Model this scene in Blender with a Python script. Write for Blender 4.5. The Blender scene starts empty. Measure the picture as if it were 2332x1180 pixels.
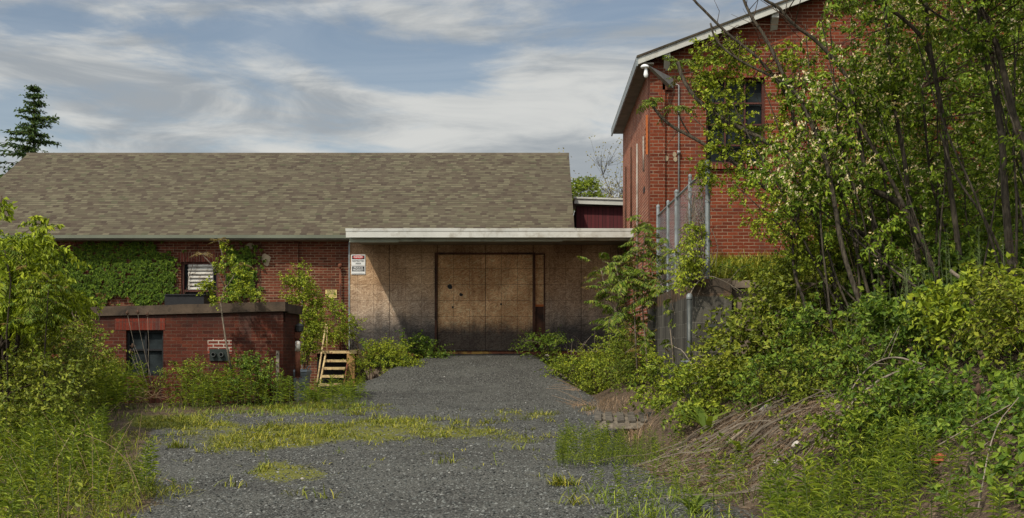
import bpy, bmesh, math, random
import numpy as np
from mathutils import Vector, Matrix
R = math.radians
C = bpy.context.scene.collection
SC = bpy.context.scene
rng = np.random.default_rng(7)

# ------------------------------------------------------------------ camera
FPX, VX, VY, CZ = 2900.0, 1219.0, 790.0, 1.5      # focal length and principal point in photo pixels, eye height
cd = bpy.data.cameras.new('camera'); cam = bpy.data.objects.new('camera', cd); C.objects.link(cam)
cam.location = (0, 0, CZ); cam.rotation_euler = (R(90), 0, 0)
cd.sensor_width = 36; cd.lens = 36 * FPX / 2332
cd.shift_x = (1166 - VX) / 2332; cd.shift_y = (VY - 590) / 2332
cd.clip_start = 0.1; cd.clip_end = 2000
SC.camera = cam
SC.view_settings.view_transform = 'Standard'; SC.view_settings.look = 'None'
SC.view_settings.exposure = 0.22; SC.view_settings.gamma = 1.0

def P(px, py, Y): return np.array([(px - VX) * Y / FPX, Y, CZ + (VY - py) * Y / FPX])
def PX(px, Y): return (px - VX) * Y / FPX
def PZ(py, Y): return CZ + (VY - py) * Y / FPX

# ------------------------------------------------------------------ node helper
class NT:
    def __init__(s, nt): s.t = nt; s.n = nt.nodes; s.l = nt.links
    def put(s, sock, v):
        if v is None: return
        if hasattr(v, 'links') or isinstance(v, bpy.types.NodeSocket): s.l.new(v, sock)
        else:
            if isinstance(v, (tuple, list)) and len(v) == 3 and sock.type == 'RGBA': v = (*v, 1)
            sock.default_value = v
    def node(s, t, **k):
        n = s.n.new(t)
        for a, b in k.items(): setattr(n, a, b)
        return n
    def math(s, op, a, b=None, c=None, clamp=False):
        n = s.node('ShaderNodeMath', operation=op, use_clamp=clamp)
        s.put(n.inputs[0], a); s.put(n.inputs[1], b); s.put(n.inputs[2], c); return n.outputs[0]
    def mix(s, f, a, b, blend='MIX'):
        n = s.node('ShaderNodeMix', data_type='RGBA', blend_type=blend, clamp_factor=True)
        s.put(n.inputs[0], f); s.put(n.inputs[6], a); s.put(n.inputs[7], b); return n.outputs[2]
    def ramp(s, f, stops, interp='LINEAR'):
        n = s.node('ShaderNodeValToRGB'); r = n.color_ramp; r.interpolation = interp
        while len(r.elements) < len(stops): r.elements.new(0.5)
        for e, (p, c) in zip(r.elements, stops):
            e.position = p; e.color = (c, c, c, 1) if not isinstance(c, tuple) else (*c, 1)
        s.put(n.inputs[0], f); return n.outputs[0]
    def ss(s, v, a, b):
        n = s.node('ShaderNodeMapRange', interpolation_type='SMOOTHSTEP')
        s.put(n.inputs[0], v); n.inputs[1].default_value = a; n.inputs[2].default_value = b; return n.outputs[0]
    def noise(s, vec, scale, detail=4, rough=0.55, dist=0.0, dim='3D'):
        n = s.node('ShaderNodeTexNoise', noise_dimensions=dim)
        s.put(n.inputs['Vector'], vec); n.inputs['Scale'].default_value = scale; n.inputs['Detail'].default_value = detail
        n.inputs['Roughness'].default_value = rough; n.inputs['Distortion'].default_value = dist; return n.outputs[0]
    def vor(s, vec, scale, feat='F1', out='Color', rand=1.0):
        n = s.node('ShaderNodeTexVoronoi', feature=feat)
        s.put(n.inputs['Vector'], vec); n.inputs['Scale'].default_value = scale; n.inputs['Randomness'].default_value = rand
        return n.outputs[out]
    def map(s, vec, loc=(0, 0, 0), rot=(0, 0, 0), sc=(1, 1, 1)):
        n = s.node('ShaderNodeMapping'); s.put(n.inputs[0], vec)
        n.inputs[1].default_value = loc; n.inputs[2].default_value = rot; n.inputs[3].default_value = sc; return n.outputs[0]
    def sep(s, v):
        n = s.node('ShaderNodeSeparateXYZ'); s.put(n.inputs[0], v); return n.outputs
    def comb(s, x, y, z):
        n = s.node('ShaderNodeCombineXYZ'); s.put(n.inputs[0], x); s.put(n.inputs[1], y); s.put(n.inputs[2], z); return n.outputs[0]
    def obj(s): return s.node('ShaderNodeTexCoord').outputs['Object']
    def bump(s, h, strength=0.5, dist=0.02):
        n = s.node('ShaderNodeBump'); s.put(n.inputs['Height'], h); n.inputs['Strength'].default_value = strength
        n.inputs['Distance'].default_value = dist; return n.outputs[0]
    def wallvec(s):
        """(along the wall, height) for walls facing any axis"""
        o = s.sep(s.obj()); nr = s.sep(s.node('ShaderNodeNewGeometry').outputs['True Normal'])
        f = s.math('GREATER_THAN', s.math('ABSOLUTE', nr[0]), 0.6)
        u = s.math('ADD', s.math('MULTIPLY', o[0], s.math('SUBTRACT', 1.0, f)), s.math('MULTIPLY', o[1], f))
        top = s.math('GREATER_THAN', s.math('ABSOLUTE', nr[2]), 0.7)
        v = s.math('ADD', s.math('MULTIPLY', o[2], s.math('SUBTRACT', 1.0, top)), s.math('MULTIPLY', o[1], top))
        return s.comb(u, v, 0.0)

def newmat(name):
    m = bpy.data.materials.new(name); m.use_nodes = True; m.node_tree.nodes.clear()
    return m, NT(m.node_tree)
def finish(m, n, col, rough=0.8, nrm=None, metal=0.0, spec=0.3):
    b = n.node('ShaderNodeBsdfPrincipled'); n.put(b.inputs['Base Color'], col); n.put(b.inputs['Roughness'], rough)
    n.put(b.inputs['Metallic'], metal); n.put(b.inputs['Specular IOR Level'], spec); n.put(b.inputs['Normal'], nrm)
    o = n.node('ShaderNodeOutputMaterial'); n.l.new(b.outputs[0], o.inputs[0]); return m

# ------------------------------------------------------------------ sky and sun
SUN_D = Vector((0.48, 0.78, -1.0)).normalized()
W = bpy.data.worlds.new('World'); SC.world = W; W.use_nodes = True
n = NT(W.node_tree); n.n.clear()
sky = n.node('ShaderNodeTexSky', sky_type='NISHITA', sun_disc=False)
sky.sun_elevation = math.asin(-SUN_D.z); sky.sun_rotation = math.atan2(-SUN_D.x, -SUN_D.y)
sky.air_density = 1.0; sky.dust_density = 0.6; sky.ozone_density = 2.0
tc = n.node('ShaderNodeTexCoord').outputs['Generated']
d = n.sep(tc)
hz = n.math('MAXIMUM', d[2], 0.0)
zz = n.math('ADD', hz, 0.075)
plane = n.comb(n.math('DIVIDE', d[0], zz), n.math('DIVIDE', d[1], zz), 0.0)
cn = n.noise(n.map(tc, loc=(3.1, 1.7, 0.4), rot=(0, R(9), 0), sc=(4.2, 4.2, 13)), 1.0, 9, 0.58, 0.9)
cw = n.noise(n.map(tc, loc=(9.0, 4.0, 2.0), rot=(0, R(-14), 0), sc=(9, 9, 34)), 1.0, 9, 0.62, 1.4)
cm = n.math('ADD', n.math('MULTIPLY', cn, 0.68), n.math('MULTIPLY', cw, 0.36))
# broad clear patches (u = x/y, v = z/y along the view to the north), cloud elsewhere
yy = n.math('MAXIMUM', d[1], 0.05)
u = n.math('DIVIDE', d[0], yy); v = n.math('DIVIDE', d[2], yy)
def patch(px, py, rx, ry, k, rot=0.0):
    cu, cv = (px - VX) / FPX, (VY - py) / FPX
    du = n.math('SUBTRACT', u, cu); dv = n.math('SUBTRACT', v, cv)
    c_, s_ = math.cos(rot), math.sin(rot)
    a = n.math('DIVIDE', n.math('ADD', n.math('MULTIPLY', du, c_), n.math('MULTIPLY', dv, s_)), rx / FPX)
    b = n.math('DIVIDE', n.math('SUBTRACT', n.math('MULTIPLY', dv, c_), n.math('MULTIPLY', du, s_)), ry / FPX)
    r2 = n.math('ADD', n.math('MULTIPLY', a, a), n.math('MULTIPLY', b, b))
    return n.math('MULTIPLY', n.math('EXPONENT', n.math('MULTIPLY', r2, -1.0)), k)
acc = cm
for args in [(760, 110, 230, 60, -0.20, -0.30), (1120, 110, 230, 50, -0.20, 0.10), (60, 40, 130, 45, -0.12, 0.0), (1420, 30, 120, 40, -0.13, 0.3),
             (520, 80, 120, 40, -0.10, 0.0), (30, 270, 110, 60, -0.13, 0.0), (1000, 190, 200, 30, -0.12, -0.1),
             (240, 150, 330, 60, 0.09, -0.15), (1000, 60, 240, 22, 0.10, -0.25), (1330, 190, 120, 70, 0.10, 0.5), (700, 270, 500, 60, 0.08, 0.05), (300, 20, 200, 25, 0.06, 0.0)]:
    acc = n.math('ADD', acc, patch(*args))
low = n.ss(v, 0.20, 0.10)
acc = n.math('ADD', acc, n.math('MULTIPLY', low, 0.10))
mask = n.math('ADD', n.math('MULTIPLY', n.ss(acc, 0.375, 0.585), 0.84), 0.16)
tone = n.noise(n.map(tc, loc=(1, 8, 2), rot=(0, R(6), 0), sc=(6, 6, 26)), 1.0, 8, 0.6, 0.9)
ccol = n.mix(n.ss(tone, 0.36, 0.66), (3.8, 4.1, 4.35), (7.2, 7.2, 6.9))
# clouds on the sun's side, behind the camera, brightened to add fill light
dn = n.node('ShaderNodeVectorMath', operation='DOT_PRODUCT'); n.put(dn.inputs[0], tc); dn.inputs[1].default_value = tuple(-SUN_D)
cloud_fill = n.math('ADD', 1.0, n.math('MULTIPLY', n.math('POWER', n.math('MAXIMUM', dn.outputs['Value'], 0.0), 2.0), 2.8))
ccol = n.mix(1.0, ccol, n.comb(cloud_fill, cloud_fill, cloud_fill), 'MULTIPLY')
skyc = n.mix(1.0, sky.outputs[0], (1.12, 1.0, 0.90), 'MULTIPLY')
allc = n.mix(n.math('MULTIPLY', mask, 0.93), skyc, ccol)
bg = n.node('ShaderNodeBackground'); n.l.new(allc, bg.inputs[0]); bg.inputs[1].default_value = 0.08
o = n.node('ShaderNodeOutputWorld'); n.l.new(bg.outputs[0], o.inputs[0])

sl = bpy.data.lights.new('sun', 'SUN'); sl.energy = 3.0; sl.angle = R(1.4); sl.color = (1.0, 0.93, 0.80)
so = bpy.data.objects.new('sun', sl); C.objects.link(so); so.rotation_euler = SUN_D.to_track_quat('-Z', 'Y').to_euler(); so.location = (-15, -10, 30)

# ------------------------------------------------------------------ mesh helpers
def wpos(o): return o.location + (o.matrix_parent_inverse.translation + wpos(o.parent) if o.parent else Vector((0, 0, 0)))
SMOOTH = {'trunk', 'stems', 'stem', 'branches', 'dead_branch', 'dead_log', 'dry_cane', 'bare_twig', 'dead_vine', 'dead_brush', 'pipe_body', 'white_top', 'post_tube', 'bulb', 'lamp_cap', 'pipe', 'conduit', 'wall_pipe', 'handrail', 'stalk'}
class G:
    """collects vertices and faces (any polygon size), builds ONE mesh object"""
    def __init__(s): s.v = []; s.f = []; s.m = []; s.nv = 0
    def tris(s, V, F, mi=0):
        V = np.asarray(V, np.float32).reshape(-1, 3); F = np.asarray(F, np.int64)
        if len(V) == 0: return
        s.v.append(V); s.f.append((F + s.nv, mi)); s.nv += len(V)
    def box(s, x0, x1, y0, y1, z0, z1, mi=0):
        V = [(x, y, z) for x in (x0, x1) for y in (y0, y1) for z in (z0, z1)]
        F = [(0, 1, 3, 2), (4, 6, 7, 5), (0, 4, 5, 1), (2, 3, 7, 6), (0, 2, 6, 4), (1, 5, 7, 3)]
        s.tris(V, F, mi)
    def bar(s, a, b, w, h, mi=0, up=(0, 0, 1)):
        """square bar from a to b, w wide and h thick (along up)"""
        a = Vector(a); b = Vector(b); t = (b - a).normalized(); upv = Vector(up)
        if abs(t.dot(upv)) > 0.95: upv = Vector((0, 1, 0))
        sd = t.cross(upv).normalized(); un = sd.cross(t).normalized()
        V = [p + sd * (w / 2 * i) + un * (h / 2 * j) for p in (a, b) for i, j in ((-1, -1), (1, -1), (1, 1), (-1, 1))]
        F = [(0, 3, 2, 1), (4, 5, 6, 7), (0, 1, 5, 4), (1, 2, 6, 5), (2, 3, 7, 6), (3, 0, 4, 7)]
        s.tris([tuple(p) for p in V], F, mi)
    def prism(s, poly, y0, y1, mi=0):
        """polygon in (x, z), extruded from y0 to y1"""
        k = len(poly); V = [(x, y0, z) for x, z in poly] + [(x, y1, z) for x, z in poly]
        s.poly(V, [tuple(range(k))[::-1], tuple(range(k, 2 * k))] + [(i, (i + 1) % k, k + (i + 1) % k, k + i) for i in range(k)], mi)
    def poly(s, V, F, mi=0):
        V = np.asarray(V, np.float32).reshape(-1, 3); s.v.append(V)
        for f in F: s.f.append((np.asarray([f]) + s.nv, mi))
        s.nv += len(V)
    def tube(s, pts, rad, seg=6, mi=0, cap=True):
        p = np.asarray(pts, float); k = len(p); rad = np.broadcast_to(np.asarray(rad, float), (k,))
        t = np.gradient(p, axis=0); t /= np.linalg.norm(t, axis=1)[:, None] + 1e-9
        ref = np.array([0, 1.0, 0]) if abs(t[:, 1]).mean() < 0.8 else np.array([1.0, 0, 0])
        u = np.cross(t, ref); u /= np.linalg.norm(u, axis=1)[:, None] + 1e-9; w = np.cross(t, u)
        a = np.arange(seg) / seg * 2 * np.pi
        V = p[:, None] + rad[:, None, None] * (np.cos(a)[None, :, None] * u[:, None] + np.sin(a)[None, :, None] * w[:, None])
        i, j = np.meshgrid(np.arange(k - 1), np.arange(seg), indexing='ij'); j2 = (j + 1) % seg
        F = np.stack([i * seg + j, i * seg + j2, (i + 1) * seg + j2, (i + 1) * seg + j], -1).reshape(-1, 4)
        V = V.reshape(-1, 3)
        base = s.nv; s.tris(V, F, mi)
        if cap:
            s.f.append((np.array([np.arange(seg)[::-1] + base]), mi)); s.f.append((np.array([np.arange(seg) + base + (k - 1) * seg]), mi))
    def lathe(s, c, prof, seg=16, mi=0):
        """profile [(radius, height)] around a vertical axis at c"""
        pts = [(c[0], c[1], c[2] + h) for r_, h in prof]; k = len(prof)
        a = np.arange(seg) / seg * 2 * np.pi
        V = np.array([[(c[0] + r_ * math.cos(q), c[1] + r_ * math.sin(q), c[2] + h) for q in a] for r_, h in prof]).reshape(-1, 3)
        i, j = np.meshgrid(np.arange(k - 1), np.arange(seg), indexing='ij'); j2 = (j + 1) % seg
        F = np.stack([i * seg + j, i * seg + j2, (i + 1) * seg + j2, (i + 1) * seg + j], -1).reshape(-1, 4)
        base = s.nv; s.tris(V, F, mi)
        s.f.append((np.array([np.arange(seg)[::-1] + base]), mi)); s.f.append((np.array([np.arange(seg) + base + (k - 1) * seg]), mi))
    def build(s, name, mats, parent=None, smooth=False):
        me = bpy.data.meshes.new(name)
        V = np.concatenate(s.v) if s.v else np.zeros((0, 3), np.float32)
        cnt = np.concatenate([np.full(len(f), f.shape[1]) for f, _ in s.f]); loops = np.concatenate([f.ravel() for f, _ in s.f])
        mi = np.concatenate([np.full(len(f), k) for f, k in s.f])
        me.vertices.add(len(V)); me.vertices.foreach_set('co', V.astype(np.float32).ravel())
        me.loops.add(len(loops)); me.loops.foreach_set('vertex_index', loops.astype(np.int32))
        me.polygons.add(len(cnt)); me.polygons.foreach_set('loop_start', np.concatenate([[0], np.cumsum(cnt)[:-1]]).astype(np.int32))
        mats = mats if isinstance(mats, (list, tuple)) else [mats]
        for m_ in mats: me.materials.append(m_)
        if len(mats) > 1: me.polygons.foreach_set('material_index', mi.astype(np.int32))
        smooth = smooth or name in SMOOTH
        me.polygons.foreach_set('use_smooth', np.full(len(cnt), smooth))
        me.update(calc_edges=True)
        ob = bpy.data.objects.new(name, me); C.objects.link(ob)
        if parent is not None:
            ob.parent = parent
            ob.matrix_parent_inverse = Matrix.Translation(-wpos(parent))
        return ob

def tag(o, label=None, cat=None, group=None, kind=None):
    for k, v_ in (('label', label), ('category', cat), ('group', group), ('kind', kind)):
        if v_: o[k] = v_
    return o
def thing(name, loc, label, cat, group=None):
    o = bpy.data.objects.new(name, None); C.objects.link(o); o.location = loc; o.empty_display_size = 0.2
    return tag(o, label, cat, group)

def ss(a, b, x):
    t = np.clip((x - a) / (b - a), 0, 1); return t * t * (3 - 2 * t)
def vnoise(x, y, seed=0):
    x = np.asarray(x, float); y = np.asarray(y, float)
    xi = np.floor(x).astype(np.int64); yi = np.floor(y).astype(np.int64); fx = x - xi; fy = y - yi
    fx = fx * fx * (3 - 2 * fx); fy = fy * fy * (3 - 2 * fy)
    def hsh(a, b):
        q = np.sin(a * 127.1 + b * 311.7 + seed * 74.7) * 43758.5453; return q - np.floor(q)
    return (hsh(xi, yi) * (1 - fx) + hsh(xi + 1, yi) * fx) * (1 - fy) + (hsh(xi, yi + 1) * (1 - fx) + hsh(xi + 1, yi + 1) * fx) * fy
def fbm(x, y, seed=0, o=4):
    s_ = 0; a = 0.5
    for k in range(o): s_ = s_ + a * vnoise(x * 2 ** k, y * 2 ** k, seed + k); a *= 0.5
    return s_ / (1 - 0.5 ** o)

# ------------------------------------------------------------------ terrain height
def hgt(x, y):
    x = np.asarray(x, float); y = np.asarray(y, float)
    b = 0.36 * ss(9, 27, y) + 0.10 * (fbm(x * 0.35, y * 0.35, 3) - 0.5) * ss(4, 8, y) + 0.03 * (fbm(x * 1.6, y * 1.6, 8, 3) - 0.5)
    t = np.clip((y - 25.0) / 7.3, 0, 1); t2 = t * t * (3 - 2 * t) * 0.6 + t * 0.4
    top = 0.34 + 0.98 * t2
    hw = 3.0 - 1.85 * t + 0.35 * (fbm(y * 0.8, x * 0.3, 5, 3) - 0.5)
    dd = np.maximum(np.abs(x + 1.6 - 0.27 * t) - hw, 0)
    rz = top - dd * 0.72 + 0.05 * (fbm(x * 0.9, y * 0.9, 4, 3) - 0.5)
    ramp = np.where((y > 25) & (y < 32.6), rz, -9)
    k = 0.08
    hh = np.clip(0.5 + 0.5 * (ramp - b) / k, 0, 1)
    low = b * (1 - hh) + ramp * hh + k * hh * (1 - hh)
    low = np.where(ramp < -5, b, low)
    xf = np.interp(y, [6, 10, 15, 18], [2.35, 2.15, 1.25, 1.05]) + 0.35 * (fbm(y * 0.5, x * 0.2, 11, 3) - 0.5)
    u_ = np.clip((x - xf) / 4.0, 0, 1); u_ = u_ * (0.55 + 0.45 * ss(0, 0.35, u_))
    bank = 2.1 * u_ + 0.30 * (fbm(x * 1.2, y * 1.2, 21, 5) - 0.5) * ss(0, 0.12, u_)
    front = low + bank
    side = low + 0.45 * ss(0.9, 2.2, x) * ss(17, 19, y) * (1 - ss(27.5, 30, y))
    plat = 2.36 + 0.8 * np.clip((y - 18.4) / 7, 0, 1) + 0.06 * (fbm(x, y, 31, 3) - 0.5)
    z = np.where(y < 18.25, front, np.where((x > 2.43) & (y < 40), plat, np.where(y < 18.6, np.minimum(front, side + 0.4), side)))
    return z
def H(x, y): return float(hgt(np.array([x]), np.array([y]))[0])
def hit(px, py, y0=6.0, y1=34.0):
    """ground point seen at a photo pixel"""
    Y = np.linspace(y0, y1, 1500); x = (px - VX) * Y / FPX; z = CZ + (VY - py) * Y / FPX
    g = hgt(x, Y); k = np.argmax(z <= g); return np.array([x[k], Y[k], g[k]])
def topx(p):
    p = np.asarray(p); return VX + p[..., 0] * FPX / p[..., 1], VY - (p[..., 2] - CZ) * FPX / p[..., 1]
def inpoly(px, py, poly):
    px = np.asarray(px); py = np.asarray(py); ins = np.zeros(px.shape, bool); k = len(poly); j = k - 1
    for i in range(k):
        xi, yi = poly[i]; xj, yj = poly[j]
        c = ((yi > py) != (yj > py)) & (px < (xj - xi) * (py - yi) / (yj - yi + 1e-9) + xi); ins ^= c; j = i
    return ins
# ------------------------------------------------------------------ materials of the built things
def m_plain(name, col, rough=0.7, var=0.15, scale=6.0, metal=0.0, spec=0.3, dirt=None, dscale=3.0, bump=0.0):
    m, n = newmat(name); o = n.obj()
    c = n.mix(n.ss(n.noise(o, scale, 5), 0.3, 0.7), tuple(x * (1 - var) for x in col), tuple(min(1, x * (1 + var)) for x in col))
    if dirt: c = n.mix(n.ss(n.noise(o, dscale, 6, 0.65), 0.48, 0.68), c, dirt)
    nr = n.bump(n.noise(o, scale * 8, 4), bump, 0.01) if bump else None
    return finish(m, n, c, rough, nr, metal, spec)
def m_brick(name, lo, hi, mortar, bw=0.213, bh=0.0677, ms=0.0045, stain=(0.05, 0.04, 0.035), stain_amt=0.6, odd=None, bumpy=0.5, top_dark=None, low_dark=None, shift=0.5):
    m, n = newmat(name); v = n.wallvec(); o = n.obj()
    vv = n.node('ShaderNodeVectorMath', operation='ADD'); n.put(vv.inputs[0], v)
    wob = n.math('MULTIPLY', n.math('SUBTRACT', n.noise(o, 9.0, 3), 0.5), 0.012)
    n.put(vv.inputs[1], n.comb(wob, wob, 0.0))
    b = n.node('ShaderNodeTexBrick', offset=shift, offset_frequency=2); n.put(b.inputs['Vector'], vv.outputs[0])
    for k, x in (('Color1', (0, 0, 0, 1)), ('Color2', (1, 1, 1, 1)), ('Mortar', (0.5, 0.5, 0.5, 1)), ('Scale', 1.0), ('Mortar Size', ms), ('Mortar Smooth', 0.25), ('Bias', 0.0), ('Brick Width', bw), ('Row Height', bh)):
        b.inputs[k].default_value = x
    mid = tuple((a + c) / 2 for a, c in zip(lo, hi))
    stops = [(0.0, lo), (0.45, mid), (0.85, hi), (1.0, odd or hi)]
    col = n.ramp(b.outputs['Color'], stops)
    col = n.mix(n.ss(n.noise(o, 40, 3), 0.35, 0.75), col, n.mix(1.0, col, (0.70, 0.66, 0.66), 'MULTIPLY'))
    mo = n.mix(n.ss(n.noise(o, 2.2, 5), 0.35, 0.65), mortar, tuple(x * 0.55 for x in mortar))
    mfac = n.math('MULTIPLY', b.outputs['Fac'], n.ss(n.noise(o, 5.0, 4), 0.20, 0.5))
    col = n.mix(mfac, col, mo)
    streak = n.noise(n.map(o, sc=(2.2, 2.2, 0.35)), 1.0, 6, 0.65)
    col = n.mix(n.math('MULTIPLY', n.ss(streak, 0.50, 0.74), stain_amt), col, stain)
    drift = n.noise(o, 0.7, 5, 0.6); col = n.mix(n.math('MULTIPLY', n.ss(drift, 0.5, 0.7), 0.55), col, n.mix(1.0, col, (0.62, 0.60, 0.62), 'MULTIPLY'))
    col = n.mix(n.math('MULTIPLY', n.ss(n.noise(n.map(o, loc=(4, 4, 4), sc=(1, 1, 0.6)), 1.6, 7, 0.7), 0.62, 0.76), 0.18), col, (0.30, 0.22, 0.16))
    z = n.sep(o)[2]
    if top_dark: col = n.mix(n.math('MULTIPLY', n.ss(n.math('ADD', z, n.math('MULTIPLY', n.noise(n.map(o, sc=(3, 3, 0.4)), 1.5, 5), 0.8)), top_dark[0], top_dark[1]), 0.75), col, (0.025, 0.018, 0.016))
    if low_dark: col = n.mix(n.math('MULTIPLY', n.ss(n.math('ADD', z, n.math('MULTIPLY', n.noise(o, 2.0, 5), 0.6)), low_dark[1], low_dark[0]), 0.7), col, (0.03, 0.022, 0.018))
    nr = n.bump(n.math('ADD', n.math('MULTIPLY', b.outputs['Fac'], -1.0), n.math('MULTIPLY', n.noise(o, 60, 3), 0.4)), bumpy, 0.008)
    return finish(m, n, col, 0.88, nr, 0, 0.2)

M = {}
M['brick_main'] = m_brick('brick_warehouse', (0.085, 0.025, 0.013), (0.165, 0.046, 0.022), (0.29, 0.205, 0.13), ms=0.007, odd=(0.20, 0.07, 0.04))
M['brick_right'] = m_brick('brick_tall', (0.125, 0.026, 0.011), (0.230, 0.052, 0.021), (0.30, 0.215, 0.145), ms=0.0062, odd=(0.10, 0.024, 0.016), stain_amt=0.5)
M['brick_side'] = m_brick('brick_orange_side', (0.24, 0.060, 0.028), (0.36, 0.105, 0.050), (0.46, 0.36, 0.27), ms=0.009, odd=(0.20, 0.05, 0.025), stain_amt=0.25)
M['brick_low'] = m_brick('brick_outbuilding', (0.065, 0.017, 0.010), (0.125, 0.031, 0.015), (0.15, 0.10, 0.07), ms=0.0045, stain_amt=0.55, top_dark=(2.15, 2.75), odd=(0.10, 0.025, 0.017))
M['soldier_main'] = m_brick('brick_soldier_course', (0.10, 0.028, 0.018), (0.18, 0.045, 0.028), (0.26, 0.19, 0.13), bw=0.0677, bh=0.40, ms=0.006, shift=0.0)
M['soldier_right'] = m_brick('brick_jack_arch', (0.125, 0.025, 0.014), (0.21, 0.044, 0.023), (0.28, 0.21, 0.16), bw=0.0677, bh=0.40, ms=0.0045, shift=0.0, stain_amt=0.2)
M['soldier_low'] = m_brick('brick_lintel_low', (0.13, 0.026, 0.016), (0.21, 0.04, 0.022), (0.13, 0.09, 0.07), bw=0.0677, bh=0.40, ms=0.0045, shift=0.0)
M['brick_patch'] = m_brick('brick_repointed', (0.16, 0.034, 0.02), (0.26, 0.05, 0.03), (0.50, 0.44, 0.36), ms=0.011, stain_amt=0.1)
M['brick_beige'] = m_brick('brick_beige', (0.32, 0.22, 0.13), (0.45, 0.32, 0.20), (0.30, 0.24, 0.18), stain_amt=0.2)
M['white_paint'] = m_plain('white_painted_wood', (0.46, 0.455, 0.41), 0.55, 0.08, 1.5, dirt=(0.33, 0.31, 0.26), dscale=3.5)
M['frieze'] = m_plain('pale_green_frieze', (0.36, 0.38, 0.30), 0.6, 0.1, 2.0, dirt=(0.22, 0.21, 0.16))
M['eave_green'] = m_plain('grey_green_gutter', (0.13, 0.14, 0.10), 0.5, 0.15, 1.0)
M['soffit'] = m_plain('soffit_boards', (0.18, 0.16, 0.13), 0.7, 0.2, 3.0)
M['dark'] = m_plain('dark_interior', (0.012, 0.011, 0.010), 0.9)
M['concrete'] = m_plain('weathered_concrete', (0.20, 0.155, 0.115), 0.9, 0.25, 5.0, dirt=(0.065, 0.05, 0.038), dscale=2.2, bump=0.4)
M['coping'] = m_plain('dark_weathered_coping', (0.078, 0.055, 0.037), 0.92, 0.3, 6.0, dirt=(0.028, 0.021, 0.016), dscale=3.0, bump=0.4)
M['steel'] = m_plain('galvanised_steel', (0.25, 0.275, 0.28), 0.55, 0.15, 9.0, 0.3, 0.5, dirt=(0.15, 0.16, 0.155))
M['rust'] = m_plain('rusty_steel', (0.16, 0.055, 0.028), 0.8, 0.3, 12.0, dirt=(0.05, 0.02, 0.014))
M['pale_steel'] = m_plain('worn_pale_steel', (0.32, 0.29, 0.25), 0.7, 0.2, 8.0, dirt=(0.13, 0.08, 0.05))
M['white_worn'] = m_plain('chipped_white_paint', (0.62, 0.60, 0.54), 0.6, 0.1, 8.0, dirt=(0.30, 0.20, 0.14), dscale=14)
M['yellow'] = m_plain('faded_yellow_paint', (0.50, 0.38, 0.19), 0.7, 0.2, 9.0, dirt=(0.22, 0.12, 0.06), dscale=11)
M['yellow_wood'] = m_plain('faded_yellow_timber', (0.36, 0.21, 0.075), 0.75, 0.2, 7.0, dirt=(0.15, 0.07, 0.03), dscale=6)
M['rust_yellow'] = m_plain('rust_with_yellow_paint', (0.13, 0.045, 0.022), 0.8, 0.3, 6.0, dirt=(0.42, 0.26, 0.06), dscale=2.4)
M['bin'] = m_plain('grey_blue_plastic', (0.26, 0.30, 0.325), 0.45, 0.08, 4.0, dirt=(0.18, 0.20, 0.20))
M['vent_green'] = m_plain('dark_green_metal', (0.022, 0.03, 0.026), 0.5, 0.2, 6.0)
M['ring'] = m_plain('dull_pipe_ring', (0.075, 0.08, 0.075), 0.5, 0.2, 9.0, 0.5)
M['wood_grey'] = m_plain('grey_weathered_wood', (0.20, 0.17, 0.13), 0.85, 0.35, 14.0, dirt=(0.12, 0.095, 0.07), dscale=8)
M['wood_pale'] = m_plain('bleached_pallet_wood', (0.105, 0.09, 0.07), 0.85, 0.4, 12.0, dirt=(0.045, 0.038, 0.03), dscale=9)
M['wood_frame'] = m_plain('dark_stained_frame', (0.075, 0.032, 0.018), 0.8, 0.35, 5.0, dirt=(0.025, 0.014, 0.01))
M['louver'] = m_plain('aluminium_louver', (0.46, 0.44, 0.39), 0.6, 0.12, 4.0, 0.0, dirt=(0.25, 0.21, 0.16), dscale=7)
M['red_frame'] = m_plain('brown_red_window_frame', (0.075, 0.024, 0.017), 0.7, 0.2, 6.0)
M['orange'] = m_plain('orange_rusted_channel', (0.42, 0.115, 0.028), 0.7, 0.2, 5.0)
M['bare_metal'] = m_plain('dull_bracket_steel', (0.30, 0.30, 0.29), 0.55, 0.15, 6.0, 0.4)
M['lamp_white'] = m_plain('white_enamel', (0.82, 0.82, 0.80), 0.3, 0.03, 3.0)
M['black'] = m_plain('black_box', (0.012, 0.012, 0.013), 0.6)
M['plaster'] = m_plain('plaster_patch', (0.34, 0.27, 0.175), 0.9, 0.15, 8.0)
M['sign_white'] = m_plain('sign_white', (0.70, 0.70, 0.68), 0.45, 0.05, 5.0)
M['sign_black'] = m_plain('sign_black', (0.015, 0.015, 0.018), 0.5)
M['sign_red'] = m_plain('sign_red', (0.50, 0.035, 0.03), 0.5)
M['sign_yellow'] = m_plain('sign_yellow', (0.58, 0.46, 0.17), 0.5, 0.1, 8.0)
M['wire'] = m_plain('galvanised_wire', (0.36, 0.36, 0.40), 0.55, 0.1, 5.0)
M['stone'] = m_plain('pale_broken_concrete', (0.40, 0.36, 0.31), 0.9, 0.2, 12.0, bump=0.5)
M['ridge'] = m_plain('ridge_shingles', (0.15, 0.125, 0.09), 0.9, 0.25, 3.0)
M['brick_chunk'] = m_plain('broken_brick', (0.27, 0.075, 0.035), 0.9, 0.25, 14.0, bump=0.5)

def m_glass(name, col=(0.012, 0.015, 0.016)):
    m, n = newmat(name); o = n.obj()
    c = n.mix(n.ss(n.noise(o, 2.5, 4), 0.4, 0.7), col, tuple(x * 2.6 for x in col))
    return finish(m, n, c, 0.4, None, 0, 0.06)
M['glass'] = m_glass('dirty_window_glass')

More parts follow.
